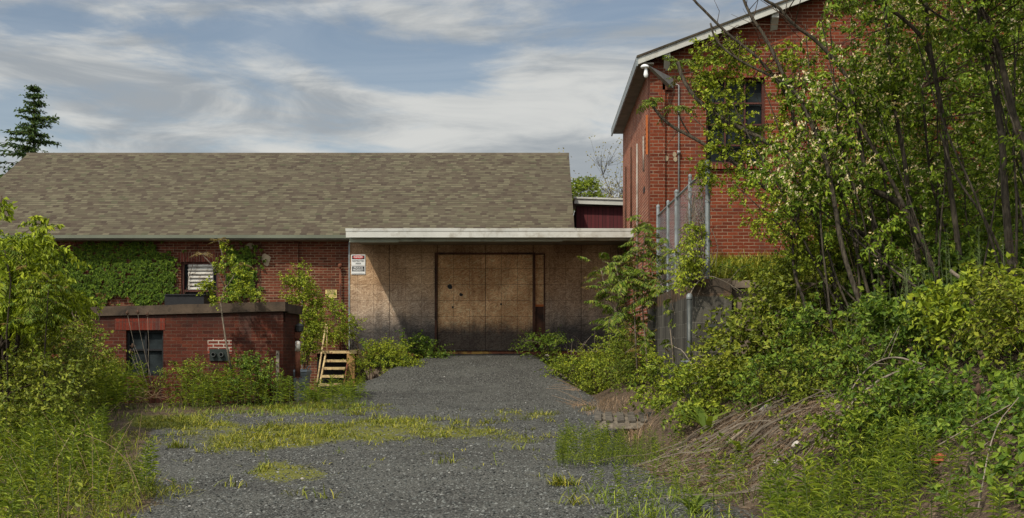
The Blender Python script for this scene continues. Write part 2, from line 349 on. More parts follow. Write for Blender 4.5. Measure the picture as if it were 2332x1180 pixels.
def m_shingle():
    m, n = newmat('asphalt_shingles'); ob = n.obj(); o = n.sep(ob)
    q = n.math('DIVIDE', n.math('MULTIPLY', o[1], 1.12), 0.143); row = n.math('FLOOR', q); fr = n.math('FRACT', q)
    w1 = n.node('ShaderNodeTexWhiteNoise', noise_dimensions='1D'); n.put(w1.inputs['W'], row)
    xx = n.math('ADD', n.math('MULTIPLY', o[0], 6.2), n.math('MULTIPLY', w1.outputs[0], 7.0))
    xx = n.math('ADD', xx, n.math('MULTIPLY', n.noise(n.comb(n.math('MULTIPLY', o[0], 1.3), row, 0.0), 1.0, 1), 1.0))
    cell = n.math('FLOOR', xx)
    w2 = n.node('ShaderNodeTexWhiteNoise', noise_dimensions='2D'); n.put(w2.inputs['Vector'], n.comb(cell, row, 0.0))
    col = n.ramp(w2.outputs[0], [(0.0, (0.060, 0.045, 0.034)), (0.25, (0.086, 0.068, 0.048)), (0.5, (0.094, 0.079, 0.053)), (0.75, (0.118, 0.102, 0.066)), (0.9, (0.142, 0.124, 0.081)), (1.0, (0.080, 0.077, 0.046))])
    # shadow under each course's butt edge painted into the colour, stronger on laminated tabs
    tab = n.math('GREATER_THAN', w2.outputs[0], 0.42)
    butt = n.math('MULTIPLY', n.ss(fr, 0.42, 0.08), n.math('ADD', 0.25, n.math('MULTIPLY', tab, 0.45)))
    col = n.mix(butt, col, (0.028, 0.024, 0.018))
    col = n.mix(n.math('MULTIPLY', n.ss(n.noise(ob, 0.35, 4, 0.6), 0.45, 0.7), 0.25), col, (0.085, 0.072, 0.052))
    st = n.ss(n.noise(n.map(ob, sc=(1.3, 0.12, 1)), 1.0, 5, 0.6), 0.56, 0.72)
    col = n.mix(n.math('MULTIPLY', st, 0.22), col, (0.055, 0.048, 0.036))
    return finish(m, n, col, 0.92, n.bump(fr, 0.5, 0.015), 0, 0.12)
M['shingle'] = m_shingle()

def m_osb(name, gloss, grey_left):
    m, n = newmat(name); o = n.obj(); s = n.sep(o)
    def strands(rot, loc):
        return n.vor(n.map(n.map(o, loc=loc, rot=(0, rot, 0)), sc=(14, 0.5, 105)), 1.0)
    a, b, c = strands(0.3, (0, 0, 0)), strands(1.25, (3, 0, 1)), strands(-0.75, (1, 0, 5))
    sel = n.noise(n.map(o, sc=(9, 1, 9)), 1.0, 3)
    mixv = n.mix(n.math('GREATER_THAN', sel, 0.5), a, n.mix(n.math('GREATER_THAN', n.noise(n.map(o, loc=(7, 0, 3), sc=(11, 1, 11)), 1.0, 3), 0.5), b, c))
    g = n.sep(mixv)[0]
    if gloss: col = n.ramp(g, [(0.0, (0.396, 0.212, 0.097)), (0.4, (0.670, 0.383, 0.188)), (0.75, (0.820, 0.515, 0.270)), (1.0, (0.820, 0.714, 0.427))])
    else: col = n.ramp(g, [(0.0, (0.282, 0.174, 0.098)), (0.4, (0.468, 0.300, 0.167)), (0.75, (0.600, 0.402, 0.236)), (1.0, (0.744, 0.552, 0.356))])
    big = n.noise(o, 0.9, 5, 0.6)
    col = n.mix(n.math('MULTIPLY', n.ss(big, 0.40, 0.62), 0.8), col, n.mix(1.0, col, (0.58, 0.52, 0.46), 'MULTIPLY'))
    if grey_left:      # sun-bleached, greyed boards
        gm = n.math('MULTIPLY', n.ss(n.math('ADD', s[2], n.math('MULTIPLY', n.noise(o, 1.4, 5), 1.1)), 3.9, 2.5), 0.62)
        col = n.mix(gm, col, n.mix(1.0, n.ramp(g, [(0, (0.12, 0.11, 0.10)), (0.6, (0.26, 0.24, 0.215)), (1, (0.44, 0.41, 0.37))]), (1, 1, 1), 'MULTIPLY'))
    mould_n = n.math('MULTIPLY', n.noise(n.map(o, sc=(2.4, 1, 1.3)), 1.0, 7, 0.7), 0.75)
    mm = n.ss(n.math('SUBTRACT', s[2], n.math('MULTIPLY', mould_n, 1.1)), 1.92, 1.38) if gloss else n.ss(n.math('SUBTRACT', s[2], n.math('MULTIPLY', mould_n, 1.9)), 1.85, 1.05)
    col = n.mix(n.math('MULTIPLY', mm, 0.93), col, n.ramp(g, [(0, (0.012, 0.012, 0.013)), (1, (0.055, 0.052, 0.050))]))
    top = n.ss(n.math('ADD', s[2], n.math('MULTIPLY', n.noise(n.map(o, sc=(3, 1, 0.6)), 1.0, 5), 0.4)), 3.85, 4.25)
    col = n.mix(n.math('MULTIPLY', top, 0.30), col, (0.05, 0.025, 0.015))  # canopy shade painted into the board colour along the top
    drip = n.noise(n.map(o, loc=(2, 0, 0), sc=(5.5, 1, 0.35)), 1.0, 6, 0.65); col = n.mix(n.math('MULTIPLY', n.ss(drip, 0.50, 0.70), 0.45), col, n.mix(1.0, col, (0.45, 0.40, 0.36), 'MULTIPLY'))
    col = n.mix(n.math('MULTIPLY', n.ss(drip, 0.42, 0.28), 0.25), col, n.mix(1.0, col, (1.35, 1.3, 1.25), 'MULTIPLY'))
    sp = n.ss(n.noise(n.map(o, sc=(5, 1, 3)), 1.6, 3, 0.5, 1.0), 0.70, 0.78)
    col = n.mix(n.math('MULTIPLY', sp, 0.85), col, (0.03, 0.025, 0.02))
    for k, per in ((0, 0.4064), (2, 0.4064)):
        fr = n.math('FRACT', n.math('ADD', n.math('DIVIDE', s[k], per), 0.13 if k == 0 else 0.42))
        ln = n.math('LESS_THAN', fr, 0.024)
        brk = n.ss(n.noise(n.map(o, loc=(k, 0, 2)), 2.5, 3), 0.36, 0.46)
        col = n.mix(n.math('MULTIPLY', n.math('MULTIPLY', ln, brk), 0.75 if gloss else 0.5), col, (0.04, 0.026, 0.016))
    fr = n.math('FRACT', n.math('ADD', n.math('DIVIDE', s[0], 1.2192), 0.05))
    col = n.mix(n.math('MULTIPLY', n.math('LESS_THAN', fr, 0.012), 0.85), col, (0.02, 0.014, 0.01))
    return finish(m, n, col, 0.75, n.bump(g, 0.1, 0.002), 0, 0.25)
M['osb_door'] = m_osb('strand_board_warm', True, False)
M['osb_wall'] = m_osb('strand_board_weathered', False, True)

def m_redboard():
    m, n = newmat('red_vertical_boards'); o = n.sep(n.obj())
    fr = n.math('FRACT', n.math('DIVIDE', o[0], 0.105))
    ln = n.math('LESS_THAN', fr, 0.13)
    cell = n.node('ShaderNodeTexWhiteNoise', noise_dimensions='1D'); n.put(cell.inputs['W'], n.math('FLOOR', n.math('DIVIDE', o[0], 0.105)))
    c = n.mix(cell.outputs[0], (0.075, 0.012, 0.014), (0.105, 0.018, 0.02))
    return finish(m, n, n.mix(ln, c, (0.02, 0.006, 0.006)), 0.7)
M['red_boards'] = m_redboard()

def m_block():
    m, n = newmat('stained_concrete_blocks'); v = n.wallvec(); o = n.obj(); z = n.sep(o)[2]
    b = n.node('ShaderNodeTexBrick', offset=0.5); n.put(b.inputs['Vector'], v)
    for k, x in (('Color1', (0, 0, 0, 1)), ('Color2', (1, 1, 1, 1)), ('Mortar', (0.5, 0.5, 0.5, 1)), ('Scale', 1.0), ('Mortar Size', 0.007), ('Mortar Smooth', 0.3), ('Brick Width', 0.41), ('Row Height', 0.205)):
        b.inputs[k].default_value = x
    c = n.ramp(b.outputs['Color'], [(0, (0.055, 0.050, 0.042)), (1, (0.115, 0.105, 0.086))])
    c = n.mix(b.outputs['Fac'], c, (0.14, 0.13, 0.108))
    st = n.noise(n.map(o, sc=(5, 5, 0.35)), 1.2, 6, 0.7)
    c = n.mix(n.math('MULTIPLY', n.ss(st, 0.42, 0.66), 0.85), c, (0.028, 0.025, 0.02))
    cap = n.ss(n.math('ADD', z, n.math('MULTIPLY', n.noise(o, 5, 4), 0.12)), 2.26, 2.30)
    c = n.mix(n.math('MULTIPLY', cap, 0.75), c, n.mix(n.ss(n.noise(o, 6, 5), 0.4, 0.6), (0.15, 0.085, 0.045), (0.06, 0.042, 0.03)))
    return finish(m, n, c, 0.92, n.bump(n.math('SUBTRACT', n.noise(o, 40, 4), b.outputs['Fac']), 0.5, 0.01), 0, 0.15)
M['block'] = m_block()

def m_ground():
    m, n = newmat('gravel_and_soil'); o = n.obj()
    soil = n.node('ShaderNodeAttribute', attribute_name='soil').outputs['Fac']
    moss = n.node('ShaderNodeAttribute', attribute_name='moss').outputs['Fac']
    v1 = n.vor(n.map(o, sc=(1, 1, 1)), 38.0); v2 = n.vor(o, 85.0); e = n.vor(o, 38.0, out='Distance')
    g1 = n.ramp(n.sep(v1)[0], [(0, (0.014, 0.015, 0.014)), (0.45, (0.105, 0.104, 0.091)), (0.8, (0.230, 0.226, 0.200)), (0.93, (0.22, 0.215, 0.20)), (1.0, (0.46, 0.44, 0.40))])
    g2 = n.ramp(n.sep(v2)[1], [(0, (0.045, 0.047, 0.045)), (0.7, (0.152, 0.151, 0.132)), (1.0, (0.28, 0.26, 0.23))])
    gr = n.mix(0.42, g1, g2)
    gr = n.mix(n.math('MULTIPLY', n.ss(e, 0.40, 0.70), 0.8), gr, (0.014, 0.014, 0.012))
    gr = n.mix(n.math('MULTIPLY', n.ss(n.noise(o, 0.9, 6, 0.65), 0.40, 0.66), 0.5), gr, (0.140, 0.140, 0.122))
    gr = n.mix(n.math('MULTIPLY', n.ss(n.noise(n.map(o, loc=(5, 2, 0), sc=(0.6, 1.2, 1)), 0.8, 6, 0.65), 0.50, 0.68), 0.55), gr, (0.048, 0.046, 0.042))
    so = n.mix(n.ss(n.noise(o, 9, 6, 0.7), 0.35, 0.65), (0.065, 0.045, 0.028), (0.155, 0.108, 0.068))
    so = n.mix(n.ss(n.noise(n.map(o, sc=(20, 70, 20)), 1.0, 3), 0.56, 0.68), so, (0.26, 0.19, 0.125))
    mo = n.mix(n.ss(n.noise(o, 22, 5, 0.7), 0.3, 0.7), (0.115, 0.122, 0.018), (0.220, 0.215, 0.036))
    brk = n.math('ADD', n.math('MULTIPLY', n.noise(o, 12, 5, 0.7), 0.8), n.math('MULTIPLY', n.sep(v1)[1], 0.25))
    sf = n.ss(n.math('ADD', soil, n.math('SUBTRACT', brk, 0.5)), 0.42, 0.62)
    mf = n.ss(n.math('ADD', moss, n.math('MULTIPLY', n.math('SUBTRACT', brk, 0.5), 1.3)), 0.42, 0.62)
    c = n.mix(sf, gr, so); c = n.mix(n.math('MULTIPLY', mf, 0.95), c, mo)
    hgt_ = n.math('ADD', n.math('MULTIPLY', n.math('SUBTRACT', 1.0, e), 1.0), n.math('MULTIPLY', n.sep(v2)[0], 0.4))
    return finish(m, n, c, 0.92, n.bump(hgt_, 1.0, 0.03), 0, 0.25)
M['ground'] = m_ground()

# ------------------------------------------------------------------ ground sheet
MOSS = [(600, 1000, 170, 22, 1.0), (760, 985, 190, 20, 0.9), (900, 970, 130, 14, 0.85), (1000, 985, 130, 12, 0.6), (640, 1075, 60, 28, 1.0), (700, 1080, 45, 16, 0.8),
        (430, 962, 50, 18, 0.8), (520, 972, 45, 12, 0.8), (700, 930, 130, 14, 0.7), (1080, 985, 70, 12, 0.5), (1200, 945, 60, 10, 0.4), (510, 1018, 60, 12, 0.5), (350, 960, 60, 16, 0.7),
        (1170, 1000, 60, 10, 0.45), (450, 1005, 80, 10, 0.3)]
def moss_at(px, py):
    r = 0 * px
    for cx, cy, rx, ry, k in MOSS: r = np.maximum(r, min(1, k * 1.15) * np.exp(-(((px - cx) / rx / 1.12) ** 2 + ((py - cy) / ry / 1.12) ** 2) ** 1.5))
    return r
SOIL_POLY = [(1500, 1070), (1560, 985), (1480, 930), (1560, 860), (1640, 700), (2400, 500), (2600, 1400), (1700, 1300), (1560, 1180), (1700, 1150), (1740, 1100)]
xs = np.unique(np.round(np.concatenate([np.linspace(-400, -40, 16), np.linspace(-40, -10, 40), np.arange(-10, 7.5, 0.1), np.linspace(7.5, 30, 40), np.linspace(30, 400, 16)]), 4))
ys = np.unique(np.round(np.concatenate([np.linspace(-60, 5, 30), np.arange(5, 34, 0.1), np.linspace(34, 80, 40), np.linspace(80, 900, 16)]), 4))
gx, gy = np.meshgrid(xs, ys); gz = hgt(gx, gy)
gq = G(); nx, ny = len(xs), len(ys)
i, j = np.meshgrid(np.arange(nx - 1), np.arange(ny - 1)); i = i.ravel(); j = j.ravel()
gq.tris(np.stack([gx, gy, gz], -1), np.stack([j * nx + i, j * nx + i + 1, (j + 1) * nx + i + 1, (j + 1) * nx + i], -1))
ground = tag(gq.build('ground', M['ground'], smooth=True), kind='structure')
with np.errstate(all='ignore'):
    yy_ = np.maximum(gy, 3.0); gpx = VX + gx * FPX / yy_; gpy = VY - (gz - CZ) * FPX / yy_
soil = np.clip((gx - np.interp(gy, [6, 9, 12, 15, 18], [2.6, 2.3, 1.75, 1.15, 1.2])) / 0.5 + 0.5, 0, 1)
edge = np.interp(gy, [6, 10.5, 12, 14, 16, 19, 22.5, 24, 26, 31, 33], [-3.0, -3.35, -3.2, -4.0, -4.6, -5.4, -6.0, -4.9, -4.3, -3.9, -3.5])
soil = np.maximum(soil, np.clip((edge - 0.3 - gx) / 0.5 + 0.4, 0, 1))
soil = np.where((gy > 24.2) & (gy < 32.6) & ((gx > 2.3 - 0.25 * (gy - 25)) | (gx < -4.3 + 0.2 * (gy - 26))), 1, soil)
soil = np.where(gy > 33, 1, soil); soil = np.where((gy > 18) & (gx > 2.4), 1, soil)
soil = np.where((gy > 17.5) & (gy < 24.5) & (gx > 1.5), 1, soil)
for nm, val in (('soil', soil), ('moss', np.where(gy > 4, moss_at(gpx, gpy) * (0.30 + 1.25 * fbm(gx * 1.9, gy * 1.1, 88, 4)), 0))):
    at = ground.data.attributes.new(nm, 'FLOAT', 'POINT'); at.data.foreach_set('value', np.clip(val, 0, 1).astype(np.float32).ravel())

# ------------------------------------------------------------------ helpers for walls
def wall_front(g, x0, x1, z0, z1, y0, y1, holes, mi=0):
    """wall panel facing the street with rectangular openings, no internal seams on the faces"""
    X = sorted({x0, x1, *[h for q in holes for h in q[:2]]}); Z = sorted({z0, z1, *[h for q in holes for h in q[2:]]})
    solid = lambda cx, cz: not any(a < cx < b and c_ < cz < d_ for a, b, c_, d_ in holes)
    for i in range(len(X) - 1):
        for k in range(len(Z) - 1):
            a, b, c_, d_ = X[i], X[i + 1], Z[k], Z[k + 1]
            if not solid((a + b) / 2, (c_ + d_) / 2): continue
            g.poly([(a, y0, c_), (b, y0, c_), (b, y0, d_), (a, y0, d_)], [(0, 1, 2, 3)], mi)
            g.poly([(a, y1, c_), (b, y1, c_), (b, y1, d_), (a, y1, d_)], [(3, 2, 1, 0)], mi)
    for a, b, c_, d_ in holes:
        g.poly([(a, y0, c_), (a, y1, c_), (b, y1, c_), (b, y0, c_), (a, y0, d_), (a, y1, d_), (b, y1, d_), (b, y0, d_)], [(0, 1, 2, 3), (4, 7, 6, 5), (0, 4, 5, 1), (3, 2, 6, 7)], mi)
    g.poly([(x0, y0, z0), (x0, y1, z0), (x0, y1, z1), (x0, y0, z1)], [(0, 3, 2, 1)], mi)
    g.poly([(x1, y0, z0), (x1, y1, z0), (x1, y1, z1), (x1, y0, z1)], [(0, 1, 2, 3)], mi)
    g.poly([(x0, y0, z1), (x1, y0, z1), (x1, y1, z1), (x0, y1, z1)], [(0, 1, 2, 3)], mi)
def text_mesh(name, body, size, loc, mat, parent, width=None):
    cu = bpy.data.curves.new(name, 'FONT'); cu.body = body; cu.size = size; cu.align_x = 'CENTER'; cu.align_y = 'CENTER'; cu.offset = size * 0.018
    ob = bpy.data.objects.new(name + '_curve', cu); C.objects.link(ob)
    bpy.context.view_layer.update()
    me = bpy.data.meshes.new_from_object(ob.evaluated_get(bpy.context.evaluated_depsgraph_get()))
    bpy.data.objects.remove(ob)
    co = np.empty(len(me.vertices) * 3, np.float32); me.vertices.foreach_get('co', co); co = co.reshape(-1, 3)
    sc = 1.0 if width is None else width / max(1e-6, co[:, 0].max() - co[:, 0].min())
    nc = np.stack([loc[0] + co[:, 0] * sc, np.full(len(co), loc[1]), loc[2] + co[:, 1]], -1)
    me.vertices.foreach_set('co', nc.astype(np.float32).ravel()); me.materials.clear(); me.materials.append(mat); me.update()
    t = bpy.data.objects.new(name, me); C.objects.link(t); t.parent = parent
    t.matrix_parent_inverse = Matrix.Translation(-wpos(parent))
    return t

# ------------------------------------------------------------------ long warehouse with the boarded dock
wh = thing('brick_warehouse', (-7, 32.6, 0.3), 'long low brick warehouse under a brown shingle roof with a boarded loading dock', 'warehouse')
WY = 32.6
win = (PX(412, WY), PX(497, WY), PZ(690, WY), PZ(597, WY))
g = G(); wall_front(g, -15.0, 0.9, 0.0, 4.33, WY, WY + 0.35, [win])
g.box(-15.0, -14.7, WY + 0.352, 43.0, 0, 4.33); g.box(0.6, 0.9, WY + 0.352, 43.0, 0, 4.33)
g.poly([(-14.99, 32.65, 4.33), (-14.99, 43.2, 4.33), (-14.99, 37.9, 7.05)], [(0, 2, 1)]); g.poly([(0.89, 32.65, 4.33), (0.89, 43.2, 4.33), (0.89, 37.9, 7.05)], [(0, 1, 2)])
g.box(PX(628, WY), PX(680, WY), WY - 0.06, WY - 0.002, 0.0, 4.30)
g.build('wall', M['brick_main'], wh)
g = G(); e0, e1 = (32.1, 4.33), (37.9, 7.25); x0, x1 = -15.10, 1.0
th = 0.10
g.poly([(x0, 32.1, 4.33), (x1, 32.1, 4.33), (x1, 37.9, 7.25), (x0, 37.9, 7.25), (x0, 43.7, 4.33), (x1, 43.7, 4.33),
        (x0, 32.1, 4.33 - th), (x1, 32.1, 4.33 - th), (x1, 37.9, 7.25 - th), (x0, 37.9, 7.25 - th), (x0, 43.7, 4.33 - th), (x1, 43.7, 4.33 - th)],
       [(0, 1, 2, 3), (3, 2, 5, 4), (7, 6, 9, 8), (8, 9, 10, 11), (6, 7, 1, 0), (5, 11, 10, 4), (1, 7, 8, 2), (2, 8, 11, 5), (6, 0, 3, 9), (9, 3, 4, 10)])
roof = g.build('roof', M['shingle'], wh)
g = G(); g.prism([(x0 - 0.005, 7.19), (x1 + 0.005, 7.19), (x1 + 0.005, 7.262), (x0 - 0.005, 7.262)], 37.80, 38.0); g.build('ridge_cap', M['ridge'], roof)
g = G(); g.box(x0 + 0.02, x1 - 0.02, 32.06, 32.14, 4.235, 4.318); g.build('eave_fascia', M['eave_green'], wh)
g = G(); g.box(x0 + 0.05, x1 - 0.05, 32.145, 32.597, 4.20, 4.225); g.build('soffit', M['soffit'], wh)
wn = bpy.data.objects.new('window', None); C.objects.link(wn); wn.parent = wh; wn.location = (0, 0, 0); wn.matrix_parent_inverse = Matrix.Translation(-wh.location)
def part_of(o, root):  # a part whose mesh is in world coordinates
    return o
g = G(); a, b, c_, d_ = win; zr = PZ(660, WY)
for bx in ((a, a + 0.06, c_, d_), (b - 0.06, b, c_, d_), (a + 0.06, b - 0.06, d_ - 0.05, d_), (a + 0.06, b - 0.06, zr - 0.05, zr)): g.box(bx[0], bx[1], WY + 0.06, WY + 0.14, bx[2], bx[3])
wf = g.build('window_frame', M['red_frame'], wh)
g = G(); g.box(PX(426, WY), PX(484, WY), WY + 0.12, WY + 0.14, zr, d_ - 0.06)
for k in range(7):
    z = zr + 0.02 + k * 0.098; g.poly([(PX(427, WY), WY + 0.05, z), (PX(483, WY), WY + 0.05, z), (PX(483, WY), WY + 0.115, z + 0.10), (PX(427, WY), WY + 0.115, z + 0.10)], [(0, 1, 2, 3)])
    g.box(PX(427, WY), PX(483, WY), WY + 0.045, WY + 0.053, z - 0.012, z + 0.012)
g.build('louver', M['louver'], wf)
g = G(); g.box(a + 0.01, b - 0.01, WY + 0.16, WY + 0.2, c_, d_); g.build('pane', M['glass'], wf)
g = G(); g.box(PX(407, WY), PX(502, WY), WY - 0.012, WY - 0.002, d_ + 0.005, PZ(575, WY)); g.build('lintel', M['soldier_main'], wh)
bpy.data.objects.remove(wn)
g = G(); cx, cz = PX(606, WY), PZ(592, WY)
pts = [(cx + 0.11 * math.cos(t_) * (1 + 0.25 * math.sin(3 * t_)), cz + 0.17 * math.sin(t_) * (1 + 0.2 * math.cos(2 * t_ + 1))) for t_ in np.linspace(0, 6.28, 15)[:-1]]
g.prism(pts, WY - 0.012, WY - 0.002); g.build('plaster_patch', M['plaster'], wh)
g = G(); g.prism([(PX(570, WY) + 0.10 * math.cos(t_), PZ(560, WY) + 0.08 * math.sin(t_)) for t_ in np.linspace(0, 6.28, 11)[:-1]], WY - 0.012, WY - 0.002); g.build('plaster_patch', M['plaster'], wh)

# boarded dock front
DY = 32.38
dl, dr, dt, db = PX(995, DY), PX(1213, DY), PZ(580, DY), PZ(799, DY)
pl_, pr_ = PX(1219, DY), PX(1238, DY)
g = G(); xl, xr = PX(797, DY), 2.27
wall_front(g, xl, xr, 1.40, 4.18, DY, DY + 0.10, [(dl, dr, 1.402, dt), (pl_, pr_, 1.402, dt)])
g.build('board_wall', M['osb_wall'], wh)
g = G(); g.box(xl - 0.035, xl - 0.002, DY - 0.02, DY + 0.2, 1.38, 4.18); g.build('corner_flashing', M['steel'], wh)
g = G(); g.box(dl + 0.005, dr - 0.005, DY + 0.05, DY + 0.09, 1.405, dt - 0.005); door = g.build('dock_door', M['osb_door'], wh)
door['label'] = 'warm brown strand board door blackened along its foot'
for (px, py, r_) in ((1024, 653, 0.065), (1050, 671, 0.05), (1031, 700, 0.03), (1141, 693, 0.03)):
    g = G(); g.prism([(PX(px, DY) + r_ * math.cos(t_) * (0.7 + 0.5 * rng.random()), PZ(py, DY) + r_ * math.sin(t_) * (0.7 + 0.5 * rng.random())) for t_ in np.linspace(0, 6.28, 10)[:-1]], DY + 0.046, DY + 0.049); g.build('broken_hole', M['black'], door)
g = G(); g.box(dl - 0.055, dl - 0.002, DY - 0.035, DY - 0.003, 1.40, dt + 0.05); g.box(dr + 0.003, pl_ - 0.003, DY - 0.035, DY + 0.08, 1.40, dt + 0.05); g.box(pr_ + 0.003, pr_ + 0.035, DY - 0.03, DY + 0.06, 1.40, dt + 0.03)
g.box(dl, dr + 0.002, DY - 0.032, DY - 0.004, dt + 0.003, dt + 0.05); g.box(pl_, pr_, DY - 0.03, DY - 0.004, dt + 0.003, dt + 0.03)
g.build('door_frame', M['wood_frame'], wh)
zm = PZ(696, DY)
g = G(); g.box(pl_ + 0.003, pr_ - 0.003, DY + 0.045, DY + 0.08, zm + 0.03, dt - 0.004); pp = g.build('side_panel', M['osb_door'], wh)
g = G(); g.box(pl_ + 0.003, pr_ - 0.003, DY + 0.045, DY + 0.08, 1.405, zm - 0.03); pp2 = g.build('side_panel', M['wood_frame'], wh); pp2['label'] = 'dark lower panel beside the dock door'
g = G(); g.box(pl_ + 0.002, pr_ - 0.002, DY + 0.01, DY + 0.075, zm - 0.028, zm + 0.028); g.build('mid_rail', M['orange'], wh)
g = G(); g.box(xl, xr, DY - 0.10, DY + 0.2, 1.31, 1.378); g.box(xl, xr, DY - 0.10, DY - 0.085, 1.22, 1.308); g.build('dock_edge', M['rust_yellow'], wh)
g = G(); g.box(xl + 0.1, xr, DY + 0.12, DY + 0.20, -0.2, 1.30); g.build('dock_foundation', M['concrete'], wh)
# canopy over the dock
CYF = 29.6
g = G(); g.box(PX(788, CYF), 2.28, CYF, DY + 0.1, PZ(541, CYF) + 0.05, PZ(523, CYF)); can = g.build('canopy', M['soffit'], wh)
g = G(); zb, zt = PZ(541, CYF), PZ(527, CYF)
nseg = 26; X = np.linspace(PX(788, CYF), 2.28, nseg + 1); wv = 0.018 * (fbm(X * 1.1, X * 0, 5) - 0.5)
for k in range(nseg):
    y0a, y0b = CYF - 0.03 + wv[k], CYF - 0.03 + wv[k + 1]
    V = [(X[k], y0a, zb), (X[k + 1], y0b, zb), (X[k + 1], CYF - 0.024, zt), (X[k], CYF - 0.024, zt), (X[k], CYF - 0.004, zb), (X[k + 1], CYF - 0.004, zb), (X[k + 1], CYF - 0.004, zt), (X[k], CYF - 0.004, zt)]
    F = [(0, 1, 2, 3), (0, 4, 5, 1), (3, 2, 6, 7)] + ([(0, 3, 7, 4)] if k == 0 else []) + ([(1, 5, 6, 2)] if k == nseg - 1 else [])
    g.poly(V, F)
g.build('fascia', M['white_paint'], can)
g = G()
for k in range(5):
    xa = PX(788, CYF) + k * 1.34 - 0.01; g.box(xa, min(xa + 1.335, 2.285), CYF - 0.034, CYF + 0.25, zt + 0.003, zt + 0.068 + 0.006 * (k % 2))
g.build('drip_edge', M['white_paint'], can)
g = G(); g.box(PX(797, 29.9), PX(908, 29.9), 29.80, 29.90, PZ(552.5, 29.9), zb + 0.045); g.box(PX(908, 29.9) + 0.003, PX(1281, 29.9), 29.81, 29.90, PZ(550.5, 29.9), zb + 0.045); g.box(PX(1281, 29.9) + 0.003, 2.27, 29.82, 29.90, PZ(548, 29.9), zb + 0.045)
g.build('frieze_board', M['frieze'], can)

# standing pipe with a round cap against the wall
t = thing('capped_pipe', (PX(775, 32.5), 32.5, 0.3), 'thin rusty pipe with a round cap standing against the dark brick wall', 'pipe')
g = G(); g.tube([(PX(775, 32.5), 32.5, 0.3), (PX(775, 32.5), 32.5, PZ(610, 32.5))], 0.024, 8); g.build('pipe', M['rust'], t)
g = G(); g.lathe((PX(775, 32.5), 32.48, PZ(605, 32.5)), [(0.005, -0.06), (0.045, -0.045), (0.062, 0), (0.045, 0.045), (0.005, 0.06)], 12); g.build('cap', M['rust'], t)

# ------------------------------------------------------------------ signs
SY = DY - 0.012
sx0, sx1 = PX(800, SY), PX(832, SY); sm = (sx0 + sx1) / 2
t = thing('warning_sign', (sm, SY, PZ(604, SY)), 'white DANGER RESTRICTED AREA sign, the upper of two at the board wall corner', 'sign', 'signs on the dock')
z0, z1 = PZ(604.5, SY), PZ(580, SY)
g = G(); g.box(sx0, sx1, SY - 0.008, SY + 0.008, z0, z1); g.build('sign_panel', M['sign_white'], t)
g = G(); g.box(sx0 + 0.02, sx1 - 0.02, SY - 0.012, SY - 0.0085, z0 + 0.155, z1 - 0.02); hp = g.build('header', M['sign_black'], t)
g = G(); g.prism([(sm + 0.14 * math.cos(q), (z0 + z1) / 2 + 0.072 + 0.046 * math.sin(q)) for q in np.linspace(0, 6.283, 25)[:-1]], SY - 0.015, SY - 0.0125); g.build('red_oval', M['sign_red'], hp)
text_mesh('lettering', 'DANGER', 0.062, (sm, SY - 0.0165, (z0 + z1) / 2 + 0.072), M['sign_white'], t, 0.22)
text_mesh('lettering', 'RESTRICTED', 0.062, (sm, SY - 0.0105, z0 + 0.108), M['sign_black'], t, 0.30)
text_mesh('lettering', 'AREA', 0.062, (sm, SY - 0.0105, z0 + 0.045), M['sign_black'], t, 0.14)
t = thing('property_sign', (sm, SY, PZ(625, SY)), 'black and white PRIVATE PROPERTY sign, the lower of two at the board wall corner', 'sign', 'signs on the dock')
z0, z1 = PZ(625, SY), PZ(605.2, SY)
g = G(); g.box(sx0, sx1, SY - 0.009, SY + 0.007, z0, z1); g.build('sign_panel', M['sign_white'], t)
g = G(); g.box(sx0 + 0.022, sx1 - 0.022, SY - 0.013, SY - 0.0095, z0 + 0.075, z1 - 0.018); g.build('header', M['sign_black'], t)
text_mesh('lettering', 'PRIVATE', 0.06, (sm, SY - 0.0145, z0 + 0.165), M['sign_white'], t, 0.23)
text_mesh('lettering', 'PROPERTY', 0.06, (sm, SY - 0.0145, z0 + 0.115), M['sign_white'], t, 0.27)
text_mesh('lettering', 'NO TRESPASSING', 0.022, (sm, SY - 0.0145, z0 + 0.084), M['sign_white'], t, 0.25)
g = G(); g.box(sx0 + 0.022, sx1 - 0.022, SY - 0.012, SY - 0.0095, z0 + 0.012, z0 + 0.02); g.build('rule_line', M['sign_black'], t)
YY = WY - 0.012
yx0, yx1 = PX(741, YY), PX(767, YY); ym = (yx0 + yx1) / 2; z0, z1 = PZ(679, YY), PZ(660, YY)
t = thing('chock_sign', (ym, YY, z0), 'small faded yellow WHEELS MUST BE CHOCKED sign on the brick wall', 'sign')
g = G(); g.box(yx0, yx1, YY - 0.006, YY + 0.006, z0, z1); g.build('sign_panel', M['sign_yellow'], t)
g = G(); g.box(yx0 + 0.01, yx1 - 0.01, YY - 0.009, YY - 0.0065, z0 + 0.098, z0 + 0.104); g.prism([(yx0 + 0.012, z0 + 0.012), (yx0 + 0.10, z0 + 0.012), (yx0 + 0.05, z0 + 0.085), (yx0 + 0.012, z0 + 0.085)], YY - 0.009, YY - 0.0065); g.build('printed_mark', M['sign_black'], t)
for k, (s_, w_) in enumerate((('WHEELS MUST', 0.22), ('BE CHOCKED', 0.19), ('WHILE LOADING', 0.23))): text_mesh('lettering', s_, 0.036, (ym, YY - 0.0085, z1 - 0.025 - 0.034 * k), M['sign_black'], t, w_)
text_mesh('lettering', '1 1 3 4 5', 0.07, (ym + 0.045, YY - 0.0085, z0 + 0.05), M['rust'], t, 0.14)

